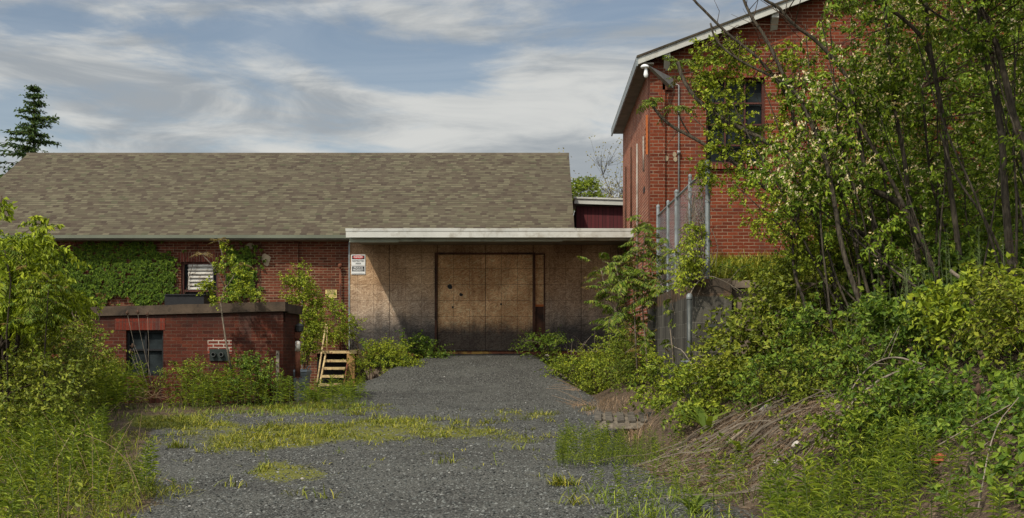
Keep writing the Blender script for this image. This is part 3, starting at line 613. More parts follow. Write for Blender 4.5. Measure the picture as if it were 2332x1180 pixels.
# ------------------------------------------------------------------ red shed behind
sh = thing('red_shed', (1.8, 36, 0.4), 'dark red board shed with white fascia between the shingle roof and tall brick building', 'shed')
g = G(); g.box(1.16, 3.2, 36.0, 38.5, 3.0, PZ(470, 36)); g.build('wall', M['red_boards'], sh)
g = G(); za, zb2 = PZ(464, 35.8), PZ(468, 35.8); xa, xb = PX(1308, 35.8), 3.3
g.prism([(xa, za), (xb, zb2 - 0.02), (xb, zb2 + 0.12), (xa, za + 0.14)], 35.78, 35.86); g.build('fascia', M['white_paint'], sh)
g = G(); g.prism([(xa - 0.02, za + 0.143), (xb, zb2 + 0.123), (xb, zb2 + 0.17), (xa - 0.02, za + 0.19)], 35.74, 38.7); g.build('roof', M['white_paint'], sh)

# ------------------------------------------------------------------ low brick outbuilding
LY = 25.7; S_ = FPX / LY
lb = thing('low_outbuilding', (-8, LY, 0.3), 'low dark red brick outbuilding with a thick concrete coping, overgrown on its left', 'outbuilding')
lx1 = PX(645, LY); lx0 = -11.4
lw = (PX(287, LY), PX(372, LY), PZ(856, LY), PZ(752, LY))
def lz(x): return np.interp(x, [lx0, lx1], [2.05, PZ(709, LY)])
g = G(); wall_front(g, lx0, lx1 - 0.0, -0.2, 2.0, LY, LY + 0.22, [lw])
g.poly([(lx0, LY, 2.0), (lx1, LY, 2.0), (lx1, LY, lz(lx1)), (lx0, LY, lz(lx0))], [(0, 1, 2, 3)])
g.box(lx1 - 0.25, lx1 - 0.001, LY + 0.221, LY + 1.8, -0.2, 2.19)
g.box(lx0, lx0 + 0.25, LY + 0.221, LY + 1.8, -0.2, 2.0); g.box(lx0 + 0.251, lx1 - 0.251, LY + 1.55, LY + 1.8, -0.2, 2.0)
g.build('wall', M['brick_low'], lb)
g = G(); nseg = 34; X = np.linspace(lx0 - 0.05, lx1 + 0.05, nseg + 1)
jit = 0.012 * (rng.random(nseg + 1) - 0.5); jz = 0.014 * (rng.random(nseg + 1) - 0.5)
for k in range(nseg):
    a, b = X[k], X[k + 1]
    V = [(a, LY - 0.06 + jit[k], lz(a) + 0.002), (b, LY - 0.06 + jit[k + 1], lz(b) + 0.002), (b, LY - 0.055 + jit[k + 1], lz(b) + 0.19 + jz[k + 1]), (a, LY - 0.055 + jit[k], lz(a) + 0.19 + jz[k]),
         (a, LY + 0.30, lz(a) + 0.002), (b, LY + 0.30, lz(b) + 0.002), (b, LY + 0.30, lz(b) + 0.195), (a, LY + 0.30, lz(a) + 0.195)]
    g.poly(V, [(0, 1, 2, 3), (3, 2, 6, 7), (1, 0, 4, 5), (5, 4, 7, 6)] + ([(0, 3, 7, 4)] if k == 0 else []) + ([(1, 5, 6, 2)] if k == nseg - 1 else []))
g.box(lx1 - 0.30, lx1 + 0.048, LY + 0.302, LY + 1.85, 2.195, 2.375)
g.build('coping', M['coping'], lb)
g = G(); g.box(lx0 + 0.26, lx1 - 0.26, LY + 0.23, LY + 1.54, 2.0, 2.05); g.build('roof', M['black'], lb)
g = G(); a, b, c_, d_ = lw
for bx in ((a, a + 0.05, c_, d_), (b - 0.05, b, c_, d_), (a + 0.05, b - 0.05, d_ - 0.05, d_), (a + 0.05, b - 0.05, c_, c_ + 0.05), ((a + b) / 2 - 0.02, (a + b) / 2 + 0.02, c_ + 0.05, d_ - 0.05), (a + 0.05, (a + b) / 2 - 0.02, 1.42, 1.46), ((a + b) / 2 + 0.02, b - 0.05, 1.42, 1.46)):
    g.box(bx[0], bx[1], LY + 0.08, LY + 0.13, bx[2], bx[3])
wf = g.build('window', M['black'], lb)
g = G(); g.box(a + 0.02, b - 0.02, LY + 0.14, LY + 0.15, c_ + 0.02, d_ - 0.02); g.build('pane', M['glass'], wf)
g = G(); g.box(PX(262, LY), PX(376, LY), LY - 0.010, LY - 0.002, d_ + 0.003, PZ(725, LY)); g.build('lintel', M['soldier_low'], lb)
g = G(); g.box(PX(473, LY), PX(528, LY), LY - 0.010, LY - 0.002, PZ(806, LY), PZ(773, LY)); g.build('repointed_patch', M['brick_patch'], lb)
g = G(); g.box(PX(478, LY), PX(521, LY), LY - 0.03, LY - 0.012, PZ(822, LY), PZ(795, LY)); vp = g.build('vent_plate', M['vent_green'], lb)
for px in (488, 506):
    g = G(); c0 = np.array([PX(px, LY), LY - 0.03, PZ(807.5, LY)]); q = np.arange(16) / 16 * 6.2832
    ro, ri, dp = 0.05, 0.032, 0.07
    V = [(c0[0] + r_ * math.cos(t_), c0[1] - d0, c0[2] + r_ * math.sin(t_)) for r_, d0 in ((ro, 0), (ro, dp), (ri, dp), (ri, -0.01)) for t_ in q]
    F = [(k * 16 + i, k * 16 + (i + 1) % 16, (k + 1) * 16 + (i + 1) % 16, (k + 1) * 16 + i) for k in range(3) for i in range(16)]
    g.poly(V, F); g.build('vent_pipe', M['ring'], vp)
g = G(); c0 = (lx1 + 0.04, LY + 1.3, PZ(745, LY + 1.3)); g.lathe((c0[0] + 0.05, c0[1], c0[2] - 0.02), [(0.02, -0.09), (0.085, -0.07), (0.095, 0.05), (0.05, 0.09), (0.01, 0.1)], 12); g.build('alarm_bell', M['ring'], lb)
g = G(); g.box(lx1 + 0.0, lx1 + 0.10, LY + 1.22, LY + 1.38, c0[2] - 0.24, c0[2] - 0.115); g.build('junction_box', M['rust'], lb)
t = g = G(); g.box(PX(378, 26.3), PX(467, 26.3), 26.2, 27.1, 2.05, PZ(673, 26.3)); g.box(PX(377, 26.2), PX(468, 26.2), 26.17, 27.13, PZ(673, 26.3) + 0.002, PZ(671.5, 26.3) + 0.01)
tag(g.build('roof_box', M['black'], None), 'flat black metal box lying on the outbuilding roof behind its coping', 'metal box')

# ------------------------------------------------------------------ yard things near the steps
st = thing('steel_steps', (-4.9, 31, 0.4), 'faded yellow steel steps with handrail climbing to the dock landing', 'steps')
yl, yr = -5.17, -4.62
lev = [PZ(819, 31.45), PZ(836, 31.2), PZ(854, 30.95), PZ(873, 30.7)]
for k, z in enumerate(lev):
    y0 = 31.4 - 0.25 * k; g = G(); g.box(yl + 0.02, yr, y0 - 0.21, y0, z - 0.06, z); g.build('tread', M['yellow'], st)
g = G(); g.box(PX(712, 31.6), yr + 0.02, 31.45, 32.35, PZ(805, 31.5), PZ(799, 31.5)); g.build('landing', M['yellow'], st)
g = G(); g.box(yl - 0.3, yr - 0.02, 31.9, 32.3, 0.3, PZ(806, 31.5)); g.build('landing_base', M['dark'], st)
g = G(); g.bar((yl - 0.01, 31.5, lev[0] + 0.13), (yl - 0.01, 30.55, lev[3] - 0.12), 0.035, 0.10, 0); g.build('stringer', M['yellow'], st)
g = G(); g.bar((yr + 0.02, 31.5, lev[0] + 0.13), (yr + 0.02, 30.55, lev[3] - 0.12), 0.035, 0.10, 0); g.build('stringer', M['rust'], st)
g = G(); g.tube([(yl - 0.04, 31.62, PZ(745, 31.6)), (yl - 0.04, 30.42, PZ(872, 30.4))], 0.022, 8); g.tube([(yl - 0.0, 31.62, PZ(742, 31.6)), (yl, 31.62, PZ(800, 31.6))], 0.02, 8)
g.tube([(PX(700, 31.9), 31.9, PZ(742, 31.9)), (PX(722, 31.7), 31.7, PZ(740, 31.7)), (yl, 31.62, PZ(740, 31.6))], 0.02, 8); g.build('handrail', M['yellow'], st)
t = thing('dock_post', (PX(800, 31.3), 31.3, 0.4), 'stout yellow timber post with a plate on top beside the steps', 'post')
g = G(); g.box(PX(790.5, 31.2), PX(808, 31.2), 31.15, 31.33, 0.3, PZ(806, 31.2)); g.build('post_body', M['yellow_wood'], t)
g = G(); g.box(PX(795, 31.1), PX(812, 31.1), 31.1, 31.45, PZ(806, 31.2) + 0.003, PZ(797, 31.2)); g.build('top_plate', M['yellow'], t)
g = G(); g.bar((PX(812, 31.3), 31.4, PZ(800, 31.3)), (PX(832, 31.3), 31.6, PZ(830, 31.3)), 0.03, 0.14); g.build('gusset', M['yellow'], t)

BY = 26.8; bx0, bx1 = PX(644, BY), PX(699, BY); bz = PZ(845, BY); b0 = H((bx0 + bx1) / 2, BY) - 0.02
t = thing('trash_bin', ((bx0 + bx1) / 2, BY, b0), 'grey plastic wheeled trash bin half hidden in weeds behind the rusty bollard', 'trash bin')
g = G(); w = (bx1 - bx0) / 2; cx = (bx0 + bx1) / 2
def frus(g, cx, cy, w0, d0, z0, w1, d1, z1):
    V = [(cx - w0, cy - d0, z0), (cx + w0, cy - d0, z0), (cx + w0, cy + d0, z0), (cx - w0, cy + d0, z0), (cx - w1, cy - d1, z1), (cx + w1, cy - d1, z1), (cx + w1, cy + d1, z1), (cx - w1, cy + d1, z1)]
    g.poly(V, [(3, 2, 1, 0), (4, 5, 6, 7), (0, 1, 5, 4), (1, 2, 6, 5), (2, 3, 7, 6), (3, 0, 4, 7)])
frus(g, cx, BY + 0.27, w * 0.74, 0.2, b0 + 0.03, w * 0.93, 0.27, bz - 0.08); frus(g, cx, BY + 0.27, w * 0.98, 0.29, bz - 0.078, w * 1.0, 0.30, bz - 0.02); g.build('bin_body', M['bin'], t)
g = G(); frus(g, cx, BY + 0.26, w * 1.02, 0.31, bz - 0.018, w * 0.97, 0.28, bz + 0.02); g.box(cx - w * 0.7, cx + w * 0.6, BY + 0.05, BY + 0.45, bz + 0.021, bz + 0.034); g.build('lid', M['bin'], t)
g = G(); g.tube([(bx1 - 0.09, BY + 0.4, bz + 0.02), (bx1 - 0.03, BY + 0.4, bz + 0.10), (bx1 + 0.01, BY + 0.4, bz + 0.09), (bx1 - 0.04, BY + 0.4, bz - 0.02)], 0.012, 6); g.build('handle', M['bin'], t)
for sx in (-1, 1):
    g = G(); q = np.arange(14) / 14 * 6.2832; xa = cx + sx * w * 0.68
    V = [(xa + o_, BY + 0.5 + 0.1 * math.cos(a_), b0 + 0.1 + 0.1 * math.sin(a_)) for o_ in (-0.025, 0.025) for a_ in q]
    g.poly(V, [tuple(range(14))[::-1], tuple(range(14, 28))] + [(i, (i + 1) % 14, 14 + (i + 1) % 14, 14 + i) for i in range(14)]); g.build('wheel', M['black'], t)

PY_ = 26.1; px_ = PX(678, PY_); p0 = H(px_, PY_)
t = thing('pipe_bollard', (px_, PY_, p0), 'rusty steel pipe bollard with a chipped white top in the weeds', 'bollard')
g = G(); g.lathe((px_, PY_, 0), [(0.053, PZ(858, PY_)), (0.053, PZ(800.5, PY_))], 14); g.build('pipe_body', M['rust'], t)
g = G(); g.lathe((px_, PY_, 0), [(0.056, PZ(800, PY_)), (0.056, PZ(781, PY_)), (0.045, PZ(778, PY_)), (0.012, PZ(776.5, PY_))], 14); g.build('white_top', M['white_worn'], t)
g = G(); g.lathe((px_, PY_, 0), [(0.09, PZ(860, PY_)), (0.09, PZ(858.2, PY_))], 14); g.build('collar', M['rust'], t)
g = G(); g.lathe((px_, PY_, 0), [(0.028, p0 - 0.2), (0.028, PZ(860.3, PY_))], 10); g.build('lower_pipe', M['pale_steel'], t)
KY = 25.55
t = thing('wooden_stake', (PX(631, KY), KY, 0.3), 'grey weathered wooden stake upright at the outbuilding corner', 'stake')
g = G(); g.bar((PX(630.5, KY), KY, 0.25), (PX(631.5, KY), KY + 0.05, PZ(799, KY)), 0.062, 0.03, 0, up=(0, 1, 0)); g.build('stake_board', M['wood_grey'], t)
g = G(); g.box(PX(630, KY), PX(633, KY), KY - 0.012, KY + 0.012, PZ(808, KY), PZ(805, KY)); g.build('bolt', M['black'], t)
t = thing('thin_pole', (PX(688, 29.6), 29.6, 0.3), 'thin grey metal pole rising through the climbing shrub by the outbuilding', 'pole')
g = G(); g.tube([(PX(688, 29.6), 29.6, 0.2), (PX(688, 29.6), 29.6, PZ(640, 29.6))], 0.009, 8); g.build('pole_shaft', M['steel'], t)
g = G(); g.lathe((PX(688, 29.6), 29.6, PZ(640, 29.6)), [(0.012, 0), (0.022, 0.015), (0.018, 0.03), (0.006, 0.04)], 10); g.build('pole_cap', M['rust'], t)

# ------------------------------------------------------------------ tall brick building on the right
RY = 25.4; RX = PX(1480, RY)
rb = thing('tall_brick_building', (RX + 6, RY, 2.6), 'tall red brick building with a gabled roof and dark window behind the trees', 'building')
def rake(x): return PZ(130, 25.4) + (x - PX(1505, 25.4)) * 0.377
xpk = 8.6; zE = rake(RX)
rw = (PX(1608, RY), PX(1743, RY), PZ(374, RY), PZ(177, RY))
bo = (PX(1978, RY), PX(2040, RY), PZ(305, RY), PZ(235, RY))
g = G(); wall_front(g, RX, 14.9, 0.0, zE, RY, RY + 0.4, [rw])
g.poly([(RX, RY, zE), (14.9, RY, zE), (xpk, RY, rake(xpk)), ], [(0, 1, 2)])
RYB = 33.2
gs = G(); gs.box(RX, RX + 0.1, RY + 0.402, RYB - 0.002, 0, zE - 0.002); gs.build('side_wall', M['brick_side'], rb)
g.poly([(RX + 0.4, RY + 0.4, 0), (RX + 0.4, RYB, 0), (RX + 0.4, RYB, zE), (RX + 0.4, RY + 0.4, zE)], [(0, 1, 2, 3)])
g.poly([(RX, RYB, 0), (14.9, RYB, 0), (14.9, RYB, zE), (xpk, RYB, rake(xpk)), (RX, RYB, zE)], [(4, 3, 2, 1, 0)])
g.poly([(14.9, RY, 0), (14.9, RYB, 0), (14.9, RYB, zE), (14.9, RY, zE)], [(0, 1, 2, 3)])
g.box(RX - 0.001, RX + 0.30, RY - 0.06, RY - 0.003, 0.0, zE - 0.1)
g.build('wall', M['brick_right'], rb)
ov = 0.26; yf, yb = RY - 0.34, RYB + 0.25; xo = RX - ov; ze = rake(xo) - 0.02
def slab(g, xa, za, xb, zb, y0, y1, t0, t1, mi=0):
    g.prism([(xa, za + t0), (xb, zb + t0), (xb, zb + t1), (xa, za + t1)], y0, y1, mi)
g = G(); slab(g, xo - 0.03, rake(xo - 0.03), xpk, rake(xpk), yf - 0.03, yb, 0.10, 0.14); slab(g, xpk, rake(xpk), 15.3, rake(xpk) - (15.3 - xpk) * 0.377, yf - 0.03, yb, 0.10, 0.14)
rf = g.build('roof', M['shingle'], rb)
g = G(); slab(g, xo, rake(xo), xpk, rake(xpk), yf, yf + 0.05, -0.035, 0.097); slab(g, xpk, rake(xpk), 15.3, rake(xpk) - (15.3 - xpk) * 0.377, yf, yf + 0.05, -0.035, 0.097); g.build('rake_fascia', M['white_paint'], rf)
g = G(); slab(g, xo, rake(xo), xpk, rake(xpk), yf + 0.052, yb, 0.03, 0.097)
for k in range(44):
    y0 = yf + 0.06 + k * 0.188; g.box(xo + 0.02, RX + 0.05, y0, y0 + 0.17, rake(xo) - 0.02, rake(xo) + 0.01)
g.build('soffit', M['soffit'], rf)
g = G(); slab(g, xo - 0.035, rake(xo) - 0.0, xo - 0.002, rake(xo) + 0.0, yf + 0.0, yb, -0.07, 0.09); g.build('eave_fascia', M['steel'], rf)
for px0, px1, py0, py1 in ((1512, 1526, 128, 163), (1757, 1773, 36, 70)):
    g = G(); a, b = PX(px0, yf + 0.1), PX(px1, yf + 0.1); zt2 = rake((a + b) / 2) - 0.02
    g.poly([(a, yf + 0.06, zt2), (b, yf + 0.06, zt2 + 0.05), (b + 0.02, RY - 0.005, zt2 - 0.28), (a + 0.02, RY - 0.005, zt2 - 0.30), (a, yf + 0.06, zt2 - 0.10), (b, yf + 0.06, zt2 - 0.10), (a + 0.02, RY - 0.005, zt2), (b + 0.02, RY - 0.005, zt2 + 0.04)],
           [(0, 4, 5, 1), (4, 3, 2, 5), (0, 1, 7, 6), (0, 6, 3, 4), (1, 5, 2, 7)]); g.build('knee_bracket', M['white_paint'], rf)
g = G(); a, b, c_, d_ = rw; cxm = (a + b) / 2
for bx in ((a, a + 0.05, c_, d_), (b - 0.05, b, c_, d_), (a + 0.05, b - 0.05, d_ - 0.05, d_), (a + 0.05, b - 0.05, c_, c_ + 0.06)): g.box(bx[0], bx[1], RY + 0.10, RY + 0.18, bx[2], bx[3])
for zq in (PZ(233, RY), PZ(282, RY), PZ(329, RY)): g.box(a + 0.05, b - 0.05, RY + 0.11, RY + 0.16, zq - 0.016, zq + 0.016)
for k in (1, 2): xq = a + (b - a) * k / 3; g.box(xq - 0.014, xq + 0.014, RY + 0.105, RY + 0.158, c_ + 0.06, d_ - 0.05)
wf = g.build('window', M['red_frame'], rb)
g = G(); g.box(a + 0.02, b - 0.02, RY + 0.2, RY + 0.21, c_ + 0.02, d_ - 0.02); g.build('pane', M['glass'], wf)
g = G(); g.box(PX(1706, RY), PX(1716, RY), RY + 0.185, RY + 0.196, PZ(352, RY), PZ(332, RY)); g.build('paper_scrap', M['sign_white'], wf)
g = G(); g.box(a - 0.06, b + 0.06, RY - 0.010, RY - 0.002, d_ + 0.003, d_ + 0.24); g.build('lintel', M['soldier_right'], rb)
g = G(); g.box(a - 0.03, b + 0.03, RY - 0.07, RY + 0.09, c_ - 0.10, c_ - 0.003); g.build('sill', M['soldier_right'], rb)
g = G(); g.box(bo[0], bo[1], RY - 0.010, RY - 0.002, bo[2], bo[3]); g.build('blocked_opening', M['brick_beige'], rb)
g = G(); cxp = PX(1545, RY); g.tube([(cxp, RY - 0.04, 3.0), (cxp, RY - 0.04, PZ(195, RY)), (cxp - 0.06, RY - 0.04, PZ(193, RY))], 0.016, 8); g.box(cxp - 0.03, cxp + 0.03, RY - 0.08, RY - 0.005, PZ(352, RY), PZ(344, RY)); g.build('conduit', M['bare_metal'], rb)
for px, py, r_ in ((1517, 361, 0.06), (1536, 352, 0.05), (1538, 363, 0.05)):
    g = G(); g.prism([(PX(px, RY) + r_ * math.cos(q) * 0.8, PZ(py, RY) + r_ * math.sin(q)) for q in np.linspace(0, 6.28, 9)[:-1]], RY - 0.010, RY - 0.003); g.build('mortar_scar', M['plaster'], rb)
g = G(); g.box(PX(1508, RY), PX(1530, RY), RY - 0.06, RY - 0.003, PZ(206, RY), PZ(178, RY)); br = g.build('mount_block', M['rust'], rb)
# flood lamp on a sloping steel arm
arm0 = Vector((PX(1522, RY - 0.1), RY - 0.08, PZ(196, RY))); arm1 = Vector((PX(1471, 24.7), 24.7, PZ(152, 24.7)))
t = thing('flood_lamp', tuple(arm0), 'white lamp bulb on a sloping steel arm at the brick building corner', 'lamp')
g = G(); up = (0, 0, 1)
g.poly([tuple(arm1 + Vector((0, 0, 0.02))), tuple(arm0 + Vector((0, 0, 0.14))), tuple(arm0 + Vector((0, 0, -0.06))), tuple(arm1 + Vector((0.06, 0.0, 0.02))), tuple(arm0 + Vector((0.10, 0, 0.14))), tuple(arm0 + Vector((0.1, 0, -0.06)))], [(0, 2, 1), (3, 4, 5), (0, 3, 5, 2), (0, 1, 4, 3), (1, 2, 5, 4)]); g.build('arm', M['bare_metal'], t)
lz0 = arm1.z; g = G(); g.lathe((arm1.x - 0.02, arm1.y, lz0), [(0.08, -0.02), (0.085, 0.0), (0.06, 0.03), (0.02, 0.045)], 14); g.build('lamp_cap', M['lamp_white'], t)
g = G(); g.lathe((arm1.x + 0.0, arm1.y, lz0), [(0.006, -0.22), (0.035, -0.20), (0.046, -0.15), (0.035, -0.09), (0.025, -0.022)], 14); g.build('bulb', M['lamp_white'], t)
# side wall fittings
for yq, zt_, zb_, mt, r_ in ((26.55, PZ(317, 26.9), PZ(396, 26.9), 'pale_steel', 0.018), (28.2, 6.0, 2.6, 'pale_steel', 0.02), (30.0, 6.2, 4.3, 'wood_frame', 0.02), (31.8, 6.0, 3.4, 'wood_frame', 0.02)):
    g = G(); g.tube([(RX - 0.03, yq, zb_), (RX - 0.03, yq, zt_)], r_, 7); g.build('wall_pipe', M[mt], rb)
t = thing('wall_ladder', (RX - 0.06, 25.75, 5.0), 'orange rusted channel with short rungs fixed high on the brick side wall', 'ladder')
y_ = 25.62; g = G(); g.box(RX - 0.062, RX - 0.022, y_ - 0.02, y_ + 0.02, PZ(352, y_), PZ(262, y_)); g.build('channel', M['orange'], t)
for k in range(6):
    z = PZ(352, y_) + 0.08 + k * 0.095; g = G(); g.box(RX - 0.05, RX - 0.035, y_ + 0.022, y_ + 0.42, z, z + 0.018); g.build('rung', M['rust'], t)
g = G(); g.box(RX - 0.012, RX - 0.003, 26.55, 26.85, PZ(438, 26.6), PZ(425, 26.6)); g.build('wall_hole', M['black'], rb)

# ------------------------------------------------------------------ retaining wall, fence, gate post
rt = thing('retaining_wall', (2.4, 18, 0.5), 'dark stained concrete block retaining wall carrying the chain link fence', 'retaining wall')
g = G(); g.box(2.23, 2.60, 18.45, 25.33, -0.3, 2.43); g.build('wall', M['block'], rt)
g = G(); g.box(2.215, 2.76, 17.9, 18.447, -0.3, 2.46); g.build('corner_pier', M['block'], rt)
g = G(); g.box(2.763, 4.9, 18.08, 18.42, -0.2, 2.33); g.build('wing_wall', M['concrete'], rt)
for k, (xa, wdt) in enumerate(((2.80, 0.55), (3.38, 0.7), (4.12, 0.7))):
    g = G(); g.box(xa, xa + wdt, 17.98, 18.40, 2.335, 2.44 - 0.03 * k); g.build('cap_slab', M['concrete'], rt)
g = G(); g.box(PX(1613, 17.88), PX(1632, 17.88), 17.885, 17.897, PZ(756, 17.88), PZ(739, 17.88)); g.build('wall_plate', M['ring'], rt)

fx = 2.43
fn = thing('chain_link_fence', (fx, 18, 2.46), 'galvanised chain link fence on top of the block retaining wall', 'fence')
posts = [(17.95, 4.10), (20.0, 4.18), (21.9, 4.17), (23.3, 4.15), (25.2, 4.28)]
for k, (y, zt3) in enumerate(posts):
    g = G(); r_ = 0.034 if k in (0, 2, 4) else 0.028
    g.lathe((fx, y, 0), [(r_, 2.40), (r_, zt3 - 0.02), (r_ * 1.15, zt3 - 0.018), (r_ * 1.1, zt3 + 0.01), (r_ * 0.4, zt3 + 0.035)], 12); po = g.build('post', M['steel'], fn)
    for zc in (2.62, 3.1, 3.55, 3.95):
        g = G(); g.lathe((fx, y, zc), [(r_ * 1.2, -0.012), (r_ * 1.2, 0.012)], 12); g.build('band', M['steel'], po)
g = G(); g.tube([(fx, 17.95, 4.03), (fx, 25.2, 4.10)], 0.018, 8); g.build('top_rail', M['steel'], fn)
g = G(); g.tube([(fx + 0.03, 18.0, 3.33), (fx + 0.03, 20.0, 2.75)], 0.022, 8); g.build('brace', M['steel'], fn); g = G(); g.tube([(fx + 0.03, 21.9, 3.0), (fx + 0.03, 24.2, 3.45)], 0.018, 8); g.build('brace', M['steel'], fn)
g = G(); zlo, zhi, p_ = 2.50, 4.08, 0.085; hgt_f = zhi - zlo; V = []; F = []; r_ = 0.0010
for sgn in (1, -1):
    s0 = np.arange(17.95 - hgt_f, 25.2 + hgt_f, p_)
    for q in s0:
        ya, za, yb2, zb2 = (q, zlo, q + hgt_f, zhi) if sgn > 0 else (q, zhi, q + hgt_f, zlo)
        t0 = max(0, (17.95 - ya) / hgt_f); t1 = min(1, (25.2 - ya) / hgt_f)
        if t1 <= t0: continue
        A = np.array([fx + 0.008 * sgn, ya + t0 * hgt_f, za + t0 * (zb2 - za)]); B = np.array([fx + 0.008 * sgn, ya + t1 * hgt_f, za + t1 * (zb2 - za)])
        b_ = len(V)
        for pt in (A, B): V += [pt + (r_, 0, 0), pt + (-r_, r_, 0), pt + (-r_, -r_, 0)]
        F += [(b_, b_ + 1, b_ + 4, b_ + 3), (b_ + 1, b_ + 2, b_ + 5, b_ + 4), (b_ + 2, b_, b_ + 3, b_ + 5)]
g.tris(np.array(V), np.array(F)); g.build('wire_mesh', M['wire'], fn)
gx_ = PX(1570, 17.4); z0 = H(gx_, 17.4)
t = thing('gate_post', (gx_, 17.4, z0), 'short galvanised gate post with a domed cap in front of the block wall', 'post')
g = G(); g.lathe((gx_, 17.4, 0), [(0.036, z0 - 0.2), (0.036, PZ(676, 17.4))], 14); g.build('post_tube', M['ring'], t)
g = G(); zc = PZ(676, 17.4); g.lathe((gx_, 17.4, zc), [(0.043, -0.03), (0.045, 0.0), (0.036, 0.03), (0.014, 0.05)], 14); g.build('post_cap', M['steel'], t)
g = G(); zc = PZ(824, 17.4); g.lathe((gx_, 17.4, zc), [(0.042, -0.02), (0.042, 0.02)], 14); g.tube([(gx_ - 0.12, 17.36, zc), (gx_, 17.36, zc + 0.005), (gx_ + 0.05, 17.34, zc - 0.01)], 0.012, 6); g.build('hinge', M['steel'], t)

# ------------------------------------------------------------------ pallet, its far side propped up on the bank foot
xp, yp, pz = hit(1442, 974)
t = thing('wooden_pallet', (xp, yp, pz), 'grey weathered wooden pallet lying on the gravel at the bank foot', 'pallet')
c_, s_ = math.cos(-0.10), math.sin(-0.10)
def pr(x, y, z): return (xp + x * c_ - y * s_, yp + x * s_ + y * c_, pz + z + (y + 0.5) * 0.06 + 0.01)
for yb_ in (-0.5, 0.0, 0.46):
    g = G(); g.bar(pr(-0.52, yb_, 0.055), pr(0.52, yb_, 0.055), 0.045, 0.10); g.build('bearer', M['wood_grey'], t)
for k in range(7):
    xx = -0.48 + k * 0.16; dx = rng.normal(0.06, 0.012); g = G(); g.bar(pr(xx, -0.54, 0.117), pr(xx - dx, 0.52, 0.117), 0.098, 0.02); g.build('slat', M['wood_pale'], t)
# ================================================================== vegetation
def m_leaf(name, stops, trans=0.17, rough=0.55, spec=0.22):
    m, n = newmat(name); gm = n.node('ShaderNodeNewGeometry')
    r = gm.outputs['Random Per Island']
    col = n.ramp(r, stops)
    col = n.mix(n.math('MULTIPLY', n.ss(n.noise(n.obj(), 1.1, 3), 0.35, 0.7), 0.4), col, n.mix(1.0, col, (1.25, 1.1, 0.75), 'MULTIPLY'))
    b = n.node('ShaderNodeBsdfPrincipled'); n.put(b.inputs['Base Color'], col); b.inputs['Roughness'].default_value = rough; b.inputs['Specular IOR Level'].default_value = spec
    t = n.node('ShaderNodeBsdfTranslucent'); n.put(t.inputs[0], n.mix(1.0, col, (1.4, 1.4, 0.5), 'MULTIPLY'))
    x = n.node('ShaderNodeMixShader'); x.inputs[0].default_value = trans; n.l.new(b.outputs[0], x.inputs[1]); n.l.new(t.outputs[0], x.inputs[2])
    o = n.node('ShaderNodeOutputMaterial'); n.l.new(x.outputs[0], o.inputs[0]); return m
def st(a, b, c): return [(0.0, a), (0.5, b), (1.0, c)]
L = {}
L['honey'] = m_leaf('honeysuckle_leaf', st((0.043, 0.085, 0.007), (0.118, 0.189, 0.014), (0.259, 0.345, 0.027)))
L['bitter'] = m_leaf('bittersweet_leaf', st((0.082, 0.125, 0.007), (0.194, 0.250, 0.017), (0.360, 0.406, 0.033)))
L['bramble'] = m_leaf('bramble_leaf', st((0.055, 0.082, 0.006), (0.135, 0.172, 0.015), (0.269, 0.296, 0.035)))
L['maple'] = m_leaf('boxelder_leaf', st((0.086, 0.128, 0.008), (0.204, 0.270, 0.017), (0.389, 0.451, 0.037)), 0.30)
L['sumac'] = m_leaf('ailanthus_leaf', st((0.049, 0.089, 0.008), (0.116, 0.178, 0.018), (0.232, 0.256, 0.037)))
L['redtip'] = m_leaf('young_reddish_leaf', st((0.148, 0.102, 0.034), (0.185, 0.126, 0.038), (0.161, 0.150, 0.036)))
L['ivy'] = m_leaf('creeper_leaf', st((0.030, 0.062, 0.007), (0.078, 0.137, 0.012), (0.165, 0.242, 0.023)), 0.25)
L['weed'] = m_leaf('goldenrod_leaf', st((0.065, 0.105, 0.009), (0.152, 0.212, 0.019), (0.295, 0.346, 0.035)))
L['grass'] = m_leaf('grass_blade', st((0.068, 0.094, 0.007), (0.170, 0.198, 0.017), (0.359, 0.324, 0.046)))
L['nettle'] = m_leaf('understory_leaf', st((0.035, 0.072, 0.009), (0.093, 0.162, 0.016), (0.213, 0.285, 0.031)))
L['dock'] = m_leaf('broad_dock_leaf', st((0.085, 0.133, 0.019), (0.121, 0.179, 0.025), (0.157, 0.206, 0.032)), 0.3)
L['spruce'] = m_leaf('spruce_needles', st((0.020, 0.045, 0.017), (0.053, 0.104, 0.031), (0.135, 0.195, 0.059)), 0.15)
L['spring'] = m_leaf('spring_leaf', st((0.181, 0.165, 0.033), (0.249, 0.220, 0.055), (0.317, 0.275, 0.077)))
L['flower'] = m_leaf('cream_blossom', st((0.772, 0.708, 0.533), (0.803, 0.640, 0.327), (0.824, 0.757, 0.602)), 0.3)
L['straw'] = m_leaf('dry_straw', st((0.185, 0.114, 0.066), (0.297, 0.198, 0.120), (0.420, 0.300, 0.198)), 0.1)
L['litter'] = m_leaf('brown_litter', st((0.080, 0.052, 0.032), (0.170, 0.118, 0.078), (0.31, 0.235, 0.165)), 0.05, 0.8)
def m_bark(name, a, b, scale=14):
    m, n = newmat(name); o = n.obj()
    f = n.noise(n.map(o, sc=(3, 3, 0.7)), scale, 6, 0.65)
    c = n.mix(n.ss(f, 0.35, 0.65), a, b)
    c = n.mix(n.ss(n.noise(o, 7, 4), 0.62, 0.72), c, tuple(x * 1.5 for x in b))
    return finish(m, n, c, 0.9, n.bump(f, 0.6, 0.01), 0, 0.15)
L['bark'] = m_bark('grey_bark', (0.030, 0.025, 0.018), (0.085, 0.070, 0.050))
